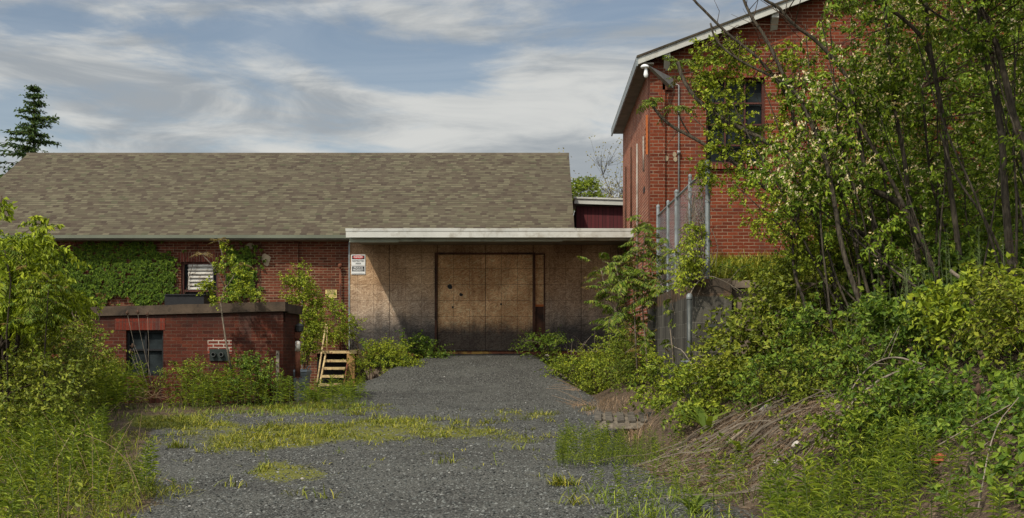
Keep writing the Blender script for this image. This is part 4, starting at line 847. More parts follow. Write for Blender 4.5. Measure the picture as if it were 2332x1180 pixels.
L['bark_dark'] = m_bark('dark_bark', (0.022, 0.017, 0.012), (0.065, 0.050, 0.036))
L['bark_pale'] = m_bark('pale_bark', (0.14, 0.115, 0.085), (0.26, 0.21, 0.155))
L['twig'] = m_bark('brown_twig', (0.045, 0.028, 0.018), (0.095, 0.062, 0.042))
L['stalk'] = m_plain('green_stalk', (0.065, 0.085, 0.022), 0.7)
L['stick'] = m_plain('dead_stick', (0.20, 0.165, 0.125), 0.85, 0.3, 9.0)
L['teasel'] = m_plain('brown_seed_head', (0.075, 0.042, 0.026), 0.9, 0.3, 30.0)
def m_stones():
    m, n = newmat('gravel_stones'); r = n.node('ShaderNodeNewGeometry').outputs['Random Per Island']
    c = n.ramp(r, [(0, (0.016, 0.017, 0.016)), (0.5, (0.096, 0.101, 0.094)), (0.85, (0.17, 0.175, 0.162)), (0.99, (0.21, 0.21, 0.195)), (1.0, (0.50, 0.48, 0.44))])
    return finish(m, n, c, 0.85, None, 0, 0.3)
L['stones'] = m_stones()

def unit(v): return v / (np.linalg.norm(v, axis=-1, keepdims=True) + 1e-9)
UP = np.array([0, 0, 1.0])
def leafs(g, P_, D, N_, Ln, Wd, mi=0, fold=0.22, curl=0.14):
    """pointed leaves, two faces each, folded along the midrib"""
    n_ = len(P_)
    if n_ == 0: return
    Ln = np.broadcast_to(np.asarray(Ln, float), (n_,))[:, None]; Wd = np.broadcast_to(np.asarray(Wd, float), (n_,))[:, None]
    D = unit(D); S = unit(np.cross(D, N_)); N2 = np.cross(S, D)
    mid = P_ + D * Ln * 0.42
    V = np.stack([P_, mid + S * Wd / 2 + N2 * Wd * fold, P_ + D * Ln - N2 * Ln * curl, mid - S * Wd / 2 + N2 * Wd * fold], 1)
    b = np.arange(n_)[:, None] * 4
    g.tris(V, np.concatenate([b + [0, 1, 2], b + [0, 2, 3]], 1).reshape(-1, 3), mi)
def blades(g, P_, D, Ln, Wd, mi=0, bend=0.35):
    """bent grass or strap leaves: three segments each, D is the starting direction"""
    n_ = len(P_)
    if n_ == 0: return
    Ln = np.broadcast_to(np.asarray(Ln, float), (n_,))[:, None]; Wd = np.broadcast_to(np.asarray(Wd, float), (n_,))[:, None]
    D = unit(D); hx = D * [1, 1, 0] + rng.normal(0, 0.05, (n_, 3)) * [1, 1, 0]; hx = unit(hx); S = unit(np.cross(hx, UP))
    bend = np.broadcast_to(np.asarray(bend, float), (n_,))[:, None]
    pts = []
    for s_, w in ((0, 0.7), (0.4, 1.0), (0.75, 0.7), (1.0, 0.0)):
        c = P_ + D * Ln * s_ + hx * Ln * bend * s_ ** 2 - UP * Ln * bend * 0.9 * s_ ** 2.2
        pts.append((c, w))
    V = np.stack([pts[0][0] + S * Wd * .35, pts[0][0] - S * Wd * .35, pts[1][0] + S * Wd * .5, pts[1][0] - S * Wd * .5, pts[2][0] + S * Wd * .35, pts[2][0] - S * Wd * .35, pts[3][0]], 1)
    b = np.arange(n_)[:, None] * 7
    g.tris(V, np.concatenate([b + [0, 1, 3], b + [0, 3, 2], b + [2, 3, 5], b + [2, 5, 4], b + [4, 5, 6]], 1).reshape(-1, 3), mi)
def twigs(g, pts, r0, r1, mi=0):
    """three-sided tapering twigs, pts (n, k, 3)"""
    n_, k, _ = pts.shape
    if n_ == 0: return
    t = unit(pts[:, -1] - pts[:, 0]); ref = np.where(np.abs(t[:, 2:3]) > 0.9, np.array([[1.0, 0, 0]]), UP[None])
    u = unit(np.cross(t, ref)); w = np.cross(t, u)
    r0 = np.broadcast_to(np.asarray(r0, float), (n_,)); r1 = np.broadcast_to(np.asarray(r1, float), (n_,))
    rr = r0[:, None] + (r1 - r0)[:, None] * np.linspace(0, 1, k)[None]
    a = np.arange(3) / 3 * 2 * np.pi
    off = np.cos(a)[None, :, None] * u[:, None] + np.sin(a)[None, :, None] * w[:, None]
    V = pts[:, :, None] + rr[:, :, None, None] * off[:, None]
    base = (np.arange(n_) * k * 3)[:, None, None]; i = np.arange(k - 1)[None, :, None] * 3; j = np.arange(3)[None, None]
    q = np.stack([base + i + j, base + i + (j + 1) % 3, base + i + 3 + (j + 1) % 3, base + i + 3 + j], -1).reshape(-1, 4)
    g.tris(V.reshape(-1, 3), q, mi)
def curve_pts(S, D, Ln, k, droop):
    s_ = np.linspace(0, 1, k)[None, :, None]
    return S[:, None] + D[:, None] * Ln[:, None, None] * s_ - UP * (droop * Ln)[:, None, None] * s_ ** 2
def sprays(gl, gt, S, D, Ln, k=7, leaf=0.055, wid=0.03, droop=0.3, ldroop=0.5, tw=0.004, per=2, lmi=0, tmi=0, fl=None, fprob=0.0, jit=0.4, up=0.5, start=0.15):
    """leafy twigs: S start points, D directions, Ln lengths"""
    n_ = len(S)
    if n_ == 0: return
    D = unit(D); dr = np.full(n_, droop) * rng.uniform(0.4, 1.5, n_)
    pts = curve_pts(S, D, Ln, 4, dr)
    if gt is not None: twigs(gt, pts, tw, tw * 0.35, tmi)
    s_ = np.linspace(start, 1, k)
    s_ = np.clip(s_[None] + rng.normal(0, 0.3 / k, (n_, k)), 0, 1.02)[..., None]
    p = S[:, None] + D[:, None] * Ln[:, None, None] * s_ - UP * (dr * Ln)[:, None, None] * s_ ** 2
    tan = unit(D[:, None] - UP * 2 * dr[:, None, None] * s_)
    u = unit(np.cross(D, UP + rng.normal(0, 0.1, (n_, 3)))); w = np.cross(D, u)
    for q in range(per):
        ph = (np.arange(k) % 2)[None] * np.pi / 2 * 0.7 + q * 2 * np.pi / per + rng.normal(0, 0.35, (n_, k))
        side = np.cos(ph)[..., None] * u[:, None] + np.sin(ph)[..., None] * w[:, None]
        dd = unit(side * 0.9 + tan * 0.55 - UP * ldroop + rng.normal(0, jit, (n_, k, 3)))
        nn = UP * up + rng.normal(0, 0.45, (n_, k, 3)) + np.array([-0.15, -0.35, 0])
        sz = leaf * rng.uniform(0.6, 1.25, (n_, k)) * (1.1 - 0.35 * s_[..., 0])
        leafs(gl, p.reshape(-1, 3), dd.reshape(-1, 3), nn.reshape(-1, 3), sz.ravel(), (sz * wid / leaf).ravel(), lmi)
    if fl is not None and fprob > 0:
        sel = rng.random((n_, k)) < fprob; q = p[sel]; m_ = len(q)
        for _ in range(5):
            leafs(fl, q + rng.normal(0, 0.014, (m_, 3)) + UP * 0.012, unit(rng.normal(0, 0.6, (m_, 3)) + UP * 0.7), rng.normal(0, 1, (m_, 3)), rng.uniform(0.026, 0.045, m_), 0.019, 0, 0.1, 0)
def compound(gl, gt, S, D, Ln, pairs=9, lf=0.11, wf=0.03, droop=0.55, lmi=0, tmi=0, hang=0.5):
    """pinnate leaves: rachis with pairs of drooping leaflets"""
    n_ = len(S)
    if n_ == 0: return
    D = unit(D); dr = droop * rng.uniform(0.6, 1.4, n_)
    pts = curve_pts(S, D, Ln, 5, dr)
    if gt is not None: twigs(gt, pts, 0.004, 0.0015, tmi)
    s_ = np.linspace(0.2, 1.0, pairs)[None, :, None]
    p = S[:, None] + D[:, None] * Ln[:, None, None] * s_ - UP * (dr * Ln)[:, None, None] * s_ ** 2
    tan = unit(D[:, None] - UP * 2 * dr[:, None, None] * s_); u = unit(np.cross(D, UP))
    prof = (np.sin(np.linspace(0.5, 2.8, pairs)) * 0.6 + 0.45)[None]
    for sg in (-1, 1):
        dd = u[:, None] * sg + tan * 0.5 - UP * hang * rng.uniform(0.5, 1.5, (n_, pairs, 1)) + rng.normal(0, 0.12, (n_, pairs, 3))
        nn = np.cross(tan, u[:, None]) * 1.0; nn = np.where(nn[..., 2:3] < 0, -nn, nn) + rng.normal(0, 0.2, (n_, pairs, 3))
        sz = lf * prof * rng.uniform(0.85, 1.15, (n_, pairs)) * (Ln / Ln.mean())[:, None]
        leafs(gl, p.reshape(-1, 3), dd.reshape(-1, 3), nn.reshape(-1, 3), sz.ravel(), (sz * wf / lf).ravel(), lmi, 0.15, 0.2)
    leafs(gl, p[:, -1], tan[:, -1], UP + 0 * D, lf * 0.8, wf, lmi)
def ball(n_, r=(1, 1, 1), hollow=0.5):
    v = unit(rng.normal(0, 1, (n_, 3))) * (rng.random(n_)[:, None] ** (1 / 3) * (1 - hollow) + hollow)
    return v * np.asarray(r)
def clumps(c, r, nc, per, spread, flat=0.75):
    """points gathered in clumps inside an ellipsoid c, r; returns points and outward directions"""
    cc = ball(nc, r, 0.55); pts = cc[:, None] + ball(nc * per, (spread, spread, spread * flat), 0.2).reshape(nc, per, 3)
    pts = pts.reshape(-1, 3); out = unit(pts / (np.asarray(r) ** 1.2)); return pts + np.asarray(c), out
def veg(name, label, cat, base, parts, group=None):
    t = thing(name, tuple(float(q) for q in base), label, cat, group)
    for nm, g_, mats in parts:
        if g_.nv: g_.build(nm, mats, t)
    return t
def stem_path(a, b, k=6, wob=0.06, bow=0.0):
    a = np.asarray(a, float); b = np.asarray(b, float); s_ = np.linspace(0, 1, k)[:, None]
    ln = np.linalg.norm(b - a); w = rng.normal(0, wob * ln / 4, (k, 3)); w[0] = 0; w[-1] = 0
    return a + (b - a) * s_ + w + UP * (bow * ln * np.sin(np.pi * s_))

# ---- shrub: several stems from the base, leafy sprays through its own crown
def shrub(name, label, cat, x, y, w, h, mat='bramble', dens=1.0, leaf=0.05, wid=0.028, dd=None, droop=0.35, ldroop=0.25, z=None, group=None, stems=6, lift=0.08, spr=0.28, fprob=0.0, up=0.5):
    z0 = H(x, y) if z is None else z; dd = dd or w * 0.8
    gl, gt, gf = G(), G(), G()
    c = np.array([x, y, z0 + h * (0.5 + lift / 2)]); r = np.array([w / 2, dd / 2, h * 0.52])
    nc = max(5, int(26 * dens * (w * dd * h) ** 0.5)); pts, out = clumps(c, r, nc, 9, 0.30 * min(w, h) ** 0.6, 0.7)
    gz_ = hgt(pts[:, 0], pts[:, 1]); pts[:, 2] = np.maximum(pts[:, 2], (gz_ if z is None else z) + 0.03)
    D = unit(out * 0.8 + UP * 0.35 + rng.normal(0, 0.45, pts.shape))
    sprays(gl, gt, pts, D, rng.uniform(0.6, 1.4, len(pts)) * spr, 7, leaf, wid, droop, ldroop, 0.003, 2, fl=gf, fprob=fprob, up=up)
    for k in range(stems):
        q = pts[rng.integers(len(pts))]; a = np.array([x + rng.normal(0, 0.12 * w), y + rng.normal(0, 0.1 * dd), z0 - 0.05])
        gt.tube(stem_path(a, q, 6, 0.12, 0.08), np.linspace(0.012, 0.004, 6) * (0.7 + 0.4 * h), 5)
    return veg(name, label, cat, (x, y, z0), [('stems', gt, L['twig']), ('foliage', gl, L[mat]), ('blossoms', gf, L['flower'])], group)

# ---- upright narrow-leaved weeds
def weeds(g, P_, hts, mi=0, smi=1, leaf=0.10, wid=0.014, k=26, tilt=0.10):
    n_ = len(P_)
    if n_ == 0: return
    pn = fbm(P_[:, 0] * 1.7, P_[:, 1] * 1.1, 77, 3); keep = rng.random(n_) < ss(.28, .5, pn) * .75 + .25
    P_, hts, pn = P_[keep], np.asarray(hts)[keep], pn[keep]; n_ = len(P_); hts = hts * (.55 + .95 * pn)
    D = unit(UP + rng.normal(0, tilt, (n_, 3))); pts = curve_pts(P_, D, hts, 4, np.full(n_, 0.03))
    twigs(g, pts, 0.004, 0.002, smi)
    s_ = (np.linspace(0.12, 1, k) ** 0.75)[None, :, None]
    p = P_[:, None] + D[:, None] * hts[:, None, None] * s_
    ph = np.arange(k)[None] * 2.399 + rng.uniform(0, 6.28, (n_, 1))
    lift = 0.25 + 0.9 * s_ ** 3
    dd = np.stack([np.cos(ph), np.sin(ph), 0 * ph], -1) + UP * lift + rng.normal(0, 0.18, (n_, k, 3))
    sz = leaf * (0.55 + 0.75 * np.sin(np.pi * np.clip(s_[..., 0] * 0.9, 0, 1))) * rng.uniform(0.75, 1.2, (n_, k)) * np.clip(hts / 0.6, 0.5, 1.2)[:, None]
    leafs(g, p.reshape(-1, 3), dd.reshape(-1, 3), np.broadcast_to(UP, (n_ * k, 3)) + rng.normal(0, 0.2, (n_ * k, 3)), sz.ravel(), (sz * wid / leaf).ravel(), mi, 0.15, 0.30)
BARE = [(1500, 1075), (1560, 1000), (1640, 940), (1760, 940), (1830, 925), (1960, 885), (2090, 880), (2060, 920), (1970, 985), (1890, 1030), (1800, 1085), (1740, 1075), (1640, 1062)]
def scatter(poly, dens, y0, y1, bare=False):
    """ground points, evenly over the ground, whose foot lies in a region given as seen in the photo"""
    xs_ = [p[0] for p in poly]; a = (min(xs_) - VX) / FPX; b = (max(xs_) - VX) / FPX
    xa, xb = min(a * y0, a * y1), max(b * y0, b * y1); n_ = int((xb - xa) * (y1 - y0) * dens)
    x = rng.uniform(xa, xb, n_); y = rng.uniform(y0, y1, n_); z = hgt(x, y); p = np.stack([x, y, z], -1)
    px, py = topx(p); return p[inpoly(px, py, poly)]
def tufts(g, P_, n_per, ln, wd, spread=0.05, bend=(0.1, 0.7), mi=0, upk=1.1):
    n_ = len(P_) * n_per
    if n_ == 0: return
    p = np.repeat(P_, n_per, 0) + rng.normal(0, spread, (n_, 3)) * [1, 1, 0]; p[:, 2] = hgt(p[:, 0], p[:, 1]) - 0.01
    D = unit(rng.normal(0, 0.5, (n_, 3)) * [1, 1, 0] + UP * upk)
    blades(g, p, D, ln * rng.uniform(0.5, 1.3, n_), wd, mi, rng.uniform(*bend, n_))
# ================================================================== plants, where they stand
def poly_px(poly, n_, Y0, Y1):
    xs_ = [p[0] for p in poly]; ys_ = [p[1] for p in poly]; out = np.zeros((0, 2))
    while len(out) < n_:
        q = np.stack([rng.uniform(min(xs_), max(xs_), n_ * 2), rng.uniform(min(ys_), max(ys_), n_ * 2)], -1)
        out = np.concatenate([out, q[inpoly(q[:, 0], q[:, 1], poly)]])
    out = out[:n_]; Y = rng.uniform(Y0, Y1, n_)
    return np.stack([(out[:, 0] - VX) * Y / FPX, Y, CZ + (VY - out[:, 1]) * Y / FPX], -1)
def fill(poly, n_, Y0, Y1, per=9, spread=0.22):
    c = poly_px(poly, n_, Y0, Y1); p = (c[:, None] + ball(n_ * per, (spread, spread, spread * 0.8), 0.1).reshape(n_, per, 3)).reshape(-1, 3)
    return c, p

# ---- creeper on the warehouse wall
def poly_edge(poly):
    out = []
    for (a, b), (c_, d_) in zip(poly, poly[1:] + poly[:1]): out += [(a + (c_ - a) * t_, b + (d_ - b) * t_) for t_ in np.linspace(0, 1, max(2, int(math.hypot(c_ - a, d_ - b) / 8)), endpoint=False)]
    return out
def creeper(label, poly, area_n, Y, mat='ivy', depth=0.10, lf=0.085, cat='climbing plant', nm='wall_creeper'):
    c = poly_px(poly, area_n, Y, Y); bulge = fbm(c[:, 0] * 1.6, c[:, 2] * 1.6, 40, 3)
    pc, qc = topx(c); ed = np.min([np.hypot(pc - a_, qc - b_) for a_, b_ in poly_edge(poly)], axis=0); c = c[(rng.random(len(c)) < ss(0, 26, ed - 95 * (fbm(c[:, 0] * 1.7, c[:, 2] * 1.7, 52, 4) - .40)) * .9 + .06)]; bulge = fbm(c[:, 0] * 1.6, c[:, 2] * 1.6, 40, 3)
    c[:, 1] = Y - 0.03 - depth * bulge * rng.uniform(0.2, 1.6, len(c)); g = G(); gt = G()
    sz_ = rng.uniform(0.6, 1.5, len(c))
    for k in range(5):
        a = (k - 2) * 0.62 + rng.normal(0, 0.12, len(c)); d0 = np.stack([np.sin(a), np.full(len(c), -0.45), -np.cos(a)], -1)
        nn = np.array([0, -1.0, 0.55]) + rng.normal(0, 0.3, (len(c), 3))
        leafs(g, c, d0 + rng.normal(0, 0.15, (len(c), 3)), nn, lf * (1.0 - 0.16 * abs(k - 2)) * sz_, lf * 0.42, 0, 0.2, 0.15)
    xs_ = [p[0] for p in poly]; ys_ = [p[1] for p in poly]
    for k in range(14):
        x0 = PX(rng.uniform(min(xs_) + 10, max(xs_) - 10), Y); x1 = x0 + rng.normal(0, 0.35); z1 = PZ(min(ys_) + 15, Y); z0 = PZ(max(ys_), Y)
        gt.tube(stem_path((x0, Y - 0.025, z0), (x1, Y - 0.03, z1), 7, 0.05), np.linspace(0.012, 0.004, 7), 4)
    b = c.mean(0); return veg(nm, label, cat, (b[0], Y, c[:, 2].min()), [('stems', gt, L['twig']), ('leaves', g, L[mat])])
creeper('broad dark green creeper blanket covering the warehouse wall left of the louvered window', [(100, 540), (250, 540), (400, 541), (432, 556), (412, 590), (410, 640), (405, 696), (240, 706), (110, 706)], 3000, WY)
creeper('narrower creeper patch on the warehouse wall right of the louvered window', [(500, 556), (515, 540), (570, 546), (604, 572), (604, 640), (600, 692), (506, 696), (496, 640)], 950, WY)
creeper('dark vine leaves climbing the shaded corner of the board wall below the canopy', [(1395, 548), (1445, 545), (1445, 760), (1415, 760), (1400, 700), (1420, 640), (1405, 580)], 330, 31.9, 'nettle', 0.3, 0.09, nm='grape_vine')
creeper('vine trailing over the left foot of the board wall', [(800, 790), (830, 765), (850, 785), (880, 775), (905, 790), (960, 750), (975, 755), (992, 800), (900, 830), (805, 830)], 480, 32.15, 'nettle', 0.25, 0.075, nm='trailing_vine')

# ---- shrub climbing beside the outbuilding and round the landing
gl, gt = G(), G()
for poly, n_, Y in (([(690, 600), (700, 640), (720, 640), (735, 690), (730, 760), (715, 800), (690, 830), (684, 760), (684, 690), (680, 650)], 62, (28.2, 29.2)), ([(640, 625), (700, 650), (700, 660), (650, 645)], 7, (28.4, 28.8)), ([(655, 680), (690, 690), (690, 700)], 4, (28.4, 28.7)), ([(735, 745), (770, 740), (790, 770), (740, 795)], 14, (31.8, 32.3)), ([(700, 750), (722, 760), (715, 800), (695, 790)], 9, (31.0, 32)), ([(740, 675), (775, 715), (790, 730), (760, 710)], 7, (30, 30.6)), ([(780, 730), (812, 720), (800, 790), (780, 790)], 9, (30.6, 31.3))):
    c, p = fill(poly, n_, *Y, per=8, spread=0.15); sprays(gl, gt, p, rng.normal(0, 0.7, p.shape) + UP * 0.5, rng.uniform(0.15, 0.34, len(p)), 7, 0.052, 0.036, 0.2, 0.2, 0.003)
for q in ((692, 600), (650, 628), (722, 655), (712, 700), (690, 640)):
    gt.tube(stem_path(P(694, 900, 28.6), P(q[0], q[1], 28.7), 7, 0.05), np.linspace(0.016, 0.004, 7), 5)
veg('climbing_shrub', 'bright green bittersweet shrub climbing between the outbuilding corner and yellow steps', 'shrub', P(694, 890, 28.6), [('stems', gt, L['twig']), ('foliage', gl, L['bitter'])])

# ---- box elder tree at the left
gl, gt = G(), G()
BE = [(-60, 560), (10, 555), (40, 530), (75, 530), (95, 515), (100, 525), (75, 555), (110, 560), (135, 570), (135, 590), (115, 620), (160, 645), (190, 680), (170, 705), (110, 710), (60, 740), (-60, 760)]
c, p = fill(BE, 105, 17.5, 20.0, 8, 0.24)
dirs = rng.normal(0, 0.5, p.shape) + np.array([0.25, -0.2, 0.0])
sprays(gl, gt, p, dirs, rng.uniform(0.18, 0.40, len(p)), 7, 0.105, 0.044, 0.55, 0.75, 0.0035, 3)
base = np.array([-8.0, 18.8, H(-8.0, 18.8) - 0.1])
for q in c[::6]: gt.tube(stem_path(base + rng.normal(0, 0.15, 3) * [1, 1, 0], q, 8, 0.08, 0.1), np.linspace(0.04, 0.006, 8), 6)
veg('box_elder', 'drooping yellow green box elder tree left of the outbuilding, overlapping the roof edge', 'tree', base, [('trunk', gt, L['bark_dark']), ('crown', gl, L['maple'])])

# ---- ailanthus and sumac saplings
def sapling(name, label, cat, paths, tufts_, base, lf=0.1, ln=0.42, per=8, mat='sumac', r=0.016, group=None, bark='bark_pale', red=0.25):
    gl, gt, gr = G(), G(), G()
    for pa in paths:
        pa = np.asarray(pa, float); gt.tube(pa, np.linspace(r, r * 0.4, len(pa)), 6)
    for (c, k, spread, l_) in tufts_:
        c = np.asarray(c, float); a = rng.uniform(0, 6.28, k); S = c + rng.normal(0, spread, (k, 3))
        D = np.stack([np.cos(a), np.sin(a), rng.uniform(0.05, 0.9, k)], -1); q = rng.random(k) < red
        Ls = l_ * rng.uniform(0.6, 1.2, k)
        compound(gl, gt, S[~q], D[~q], Ls[~q], 9, lf, lf * 0.30); compound(gr, gt, S[q], (D[q] + UP * 0.7), Ls[q] * 0.6, 8, lf * 0.65, lf * 0.2, 0.4)
    return veg(name, label, cat, base, [('trunk', gt, L[bark]), ('crown', gl, L[mat]), ('young_leaves', gr, L['redtip'])], group)
Y = 24.5
sapling('sapling', 'leaning ailanthus sapling with drooping fronds in front of the right board wall', 'tree',
        [[P(1500, 850, Y), P(1472, 782, Y), P(1440, 748, Y), P(1405, 712, Y + .1), P(1378, 660, Y + .1), P(1368, 610, Y + .1)], [P(1405, 712, Y), P(1412, 650, Y - .2), P(1402, 605, Y - .2)]],
        [(P(1368, 612, Y), 12, .12, .40), (P(1402, 608, Y - .2), 10, .1, .36), (P(1375, 650, Y), 12, .12, .45), (P(1385, 690, Y), 14, .14, .5), (P(1405, 715, Y), 12, .12, .45), (P(1400, 750, Y - .2), 8, .1, .4)], P(1500, 850, Y), 0.12, group='ailanthus saplings by the wall')
Y = 23.6
sapling('sapling', 'tallest bushy ailanthus sapling before the canopy end and brick corner', 'tree',
        [[P(1478, 870, Y), P(1470, 780, Y), P(1462, 690, Y), P(1464, 600, Y), P(1468, 530, Y)], [P(1495, 860, Y), P(1500, 760, Y), P(1488, 650, Y), P(1482, 580, Y)], [P(1452, 860, Y), P(1446, 740, Y), P(1442, 620, Y)]],
        [(P(1466, 530, Y), 22, .10, .40), (P(1482, 570, Y), 26, .14, .42), (P(1450, 590, Y), 22, .14, .42), (P(1464, 630, Y), 34, .18, .45), (P(1490, 660, Y), 26, .16, .42), (P(1470, 700, Y), 30, .18, .45), (P(1460, 760, Y), 26, .18, .42), (P(1490, 790, Y), 19, .16, .4), (P(1445, 650, Y), 22, .12, .42)], P(1478, 870, Y), 0.105, r=.02, group='ailanthus saplings by the wall')
Y = 20.4
sapling('sapling', 'forked ailanthus sapling in front of the block wall with bare lower stems', 'tree',
        [[P(1548, 905, Y), P(1545, 800, Y), P(1538, 720, Y), P(1528, 680, Y), P(1508, 650, Y)], [P(1540, 720, Y), P(1542, 660, Y), P(1540, 580, Y)], [P(1536, 905, Y), P(1532, 800, Y), P(1525, 740, Y)], [P(1565, 900, Y), P(1556, 800, Y), P(1548, 700, Y)]],
        [(P(1540, 575, Y), 10, .06, .28), (P(1508, 648, Y), 10, .08, .28), (P(1545, 640, Y), 7, .1, .26), (P(1525, 700, Y), 6, .1, .24), (P(1548, 740, Y), 5, .1, .22), (P(1530, 790, Y), 5, .1, .22)], P(1548, 905, Y), 0.075, r=.016, group='ailanthus saplings by the wall')
Y = 17.0
sapling('sumac', 'sumac sapling with reddish shoot tips among the box elder leaves, nearest the left edge', 'tree', [[P(20, 960, Y), P(15, 760, Y), P(25, 640, Y), P(10, 570, Y)]],
        [(P(10, 570, Y), 8, .1, .34), (P(25, 640, Y), 12, .14, .38), (P(15, 700, Y), 10, .16, .36), (P(50, 720, Y), 8, .14, .34)], P(20, 960, Y), .085, group='sumac saplings at the left', bark='bark_dark')
sapling('sumac', 'second sumac sapling with red tip further right, before the outbuilding coping', 'tree', [[P(100, 950, Y), P(102, 800, Y), P(110, 660, Y)]],
        [(P(110, 655, Y), 11, .08, .30), (P(104, 710, Y), 10, .12, .32), (P(130, 700, Y), 6, .1, .26)], P(100, 950, Y), .075, group='sumac saplings at the left', bark='bark_dark')
Y = 24.4
sapling('sumac', 'small reddish sumac tuft just above the outbuilding coping', 'tree', [[P(215, 900, Y), P(222, 800, Y), P(228, 695, Y)]], [(P(228, 692, Y), 12, .08, .26)], P(215, 900, Y), .06, red=.8, group='sumac saplings at the left', bark='bark_dark')
Y = 24.9
gl, gt, gr = G(), G(), G()
for pa in ([(527, 845), (515, 780), (506, 720), (503, 690), (510, 660), (516, 650)], [(516, 650), (511, 615), (506, 580), (498, 548)], [(513, 655), (498, 625), (480, 600), (462, 582)], [(518, 652), (535, 625), (548, 608)]):
    gt.tube(np.array([P(a, b, Y - .02 * i) for i, (a, b) in enumerate(pa)]), np.linspace(0.022 if pa[0][1] > 700 else .012, 0.007, len(pa)), 6)
for q, k in (((498, 550), 10), ((460, 580), 10), ((552, 604), 8)):
    a = rng.uniform(0, 6.28, k); compound(gr, gt, np.tile(P(*q, Y - .05), (k, 1)), np.stack([np.cos(a), np.sin(a), rng.uniform(.1, .9, k)], -1), rng.uniform(.14, .26, k), 7, .05, .017, .5)
for q, n_, sp in (((518, 590), 3, .1), ((545, 620), 6, .14), ((560, 640), 5, .12), ((495, 610), 2, .08), ((470, 655), 7, .14), ((540, 665), 7, .16), ((575, 670), 5, .1), ((510, 560), 2, .06), ((490, 680), 3, .08)):
    p = P(*q, Y - .08) + ball(n_ * 5, (sp, sp, sp), .1); sprays(gl, gt, p, rng.normal(0, .8, p.shape) + UP * .3, rng.uniform(.08, .2, len(p)), 5, .06, .045, .25, .3, .0025)
veg('sapling', 'slim lone sapling with reddish tips rising in front of the outbuilding and louvered window', 'tree', P(527, 850, Y), [('trunk', gt, L['bark_pale']), ('crown', gl, L['bitter']), ('young_leaves', gr, L['redtip'])])
Y = 9.0
gl, gt = G(), G(); b = (PX(-40, Y), Y, H(PX(-40, Y), Y) - .05)
gt.tube(np.array([b, P(-30, 900, Y), P(-20, 600, Y), P(2, 480, Y), P(4, 445, Y)]), np.linspace(.012, .004, 5), 6)
S = np.array([P(3, 452 + 9 * k, Y) for k in range(6)] + [P(-18, 520 + 30 * k, Y) for k in range(6)]); sprays(gl, gt, S, rng.normal(0, .5, S.shape) + [.5, 0, .2], rng.uniform(.05, .10, len(S)), 4, .075, .032, .3, .3, .0025, 2)
veg('young_sapling', 'near sapling sprig with large pale leaves poking in at the left edge over the roof', 'sapling', b, [('stem', gt, L['twig']), ('leaves', gl, L['maple'])])

# ---- brambles and shrubs at the left
for args in (('sprawling yellow green bramble, the bulk below the left box elder', -8.75, 20.2, 2.6, 1.5), ('bramble bush spilling over the outbuilding window side', -8.65, 23.0, 1.3, 1.5), ('bramble bush with dead twigs between the box elder and outbuilding window', -8.35, 21.4, 1.7, 1.45),
             ('far bramble bush against the hidden left end of the outbuilding', -9.6, 23.6, 2.6, 2.0), ('low front bramble bush bordering the near weeds at the left', -7.6, 18.4, 1.9, .9), ('low bramble at the left edge of the picture beneath sumac', -7.0, 16.4, 1.9, 1.15)):
    shrub('bramble_bush', args[0], 'bush', *args[1:], mat='bramble', dens=1.0, leaf=0.072, wid=0.04, ldroop=0.15, spr=0.36)
shrub('leafy_shrub', 'rounded green shrub at the outbuilding foot under the slim sapling', 'shrub', PX(572, 25.0), 25.0, 0.75, 0.75, mat='nettle', leaf=0.055, wid=0.035, dens=1.6)
shrub('leafy_shrub', 'feathery green shrub right of the outbuilding window weeds', 'shrub', PX(440, 24.9), 24.9, 0.9, 0.7, mat='weed', leaf=0.06, wid=0.022, dens=1.5)
shrub('leafy_shrub', 'bright low shrub on the slope beside the yellow post', 'shrub', PX(880, 30.4), 30.4, 1.2, 0.6, mat='bitter', leaf=0.07, wid=0.03, dens=1.15, spr=0.4)
shrub('leafy_shrub', 'dark leafy shrub spilling from the dock edge onto the ramp, left side', 'shrub', PX(935, 31.4), 31.4, 1.4, 0.55, mat='nettle', leaf=0.07, wid=0.036, dens=1.15, spr=0.4, dd=0.7)
for lab, px, Y, w, h, m_ in (('small rounded shrub at the right top of the gravel ramp', 1232, 31.2, 0.75, 0.5, 'nettle'), ('shrub with pale dead twigs at the dock foot right of the ramp', 1305, 30.9, 1.1, 0.65, 'weed'), ('bright yellow green shrub on the low ground right of the ramp', 1385, 28.2, 1.4, 0.7, 'bitter'),
                             ('tall green shrub below the leaning sapling', 1440, 26.2, 1.2, .8, 'weed'), ('shrub in the corner where board wall meets tall brickwork', 1400, 30.8, 1.4, .9, 'nettle'), ('fern leaved shrub at the gravel edge behind the pallet', 1490, 24.6, .9, 0.7, 'sumac'), ('low shrub at the right rim of the ramp', 1320, 28.9, 1.0, 0.6, 'weed'), ('leafy shrub at the foot of the block wall behind gate post', 1530, 21.2, 0.6, 0.5, 'bitter')):
    shrub('leafy_shrub', lab, 'shrub', PX(px, Y), Y, w, h, mat=m_, leaf=0.07, wid=0.032, dens=1.15, spr=0.4)

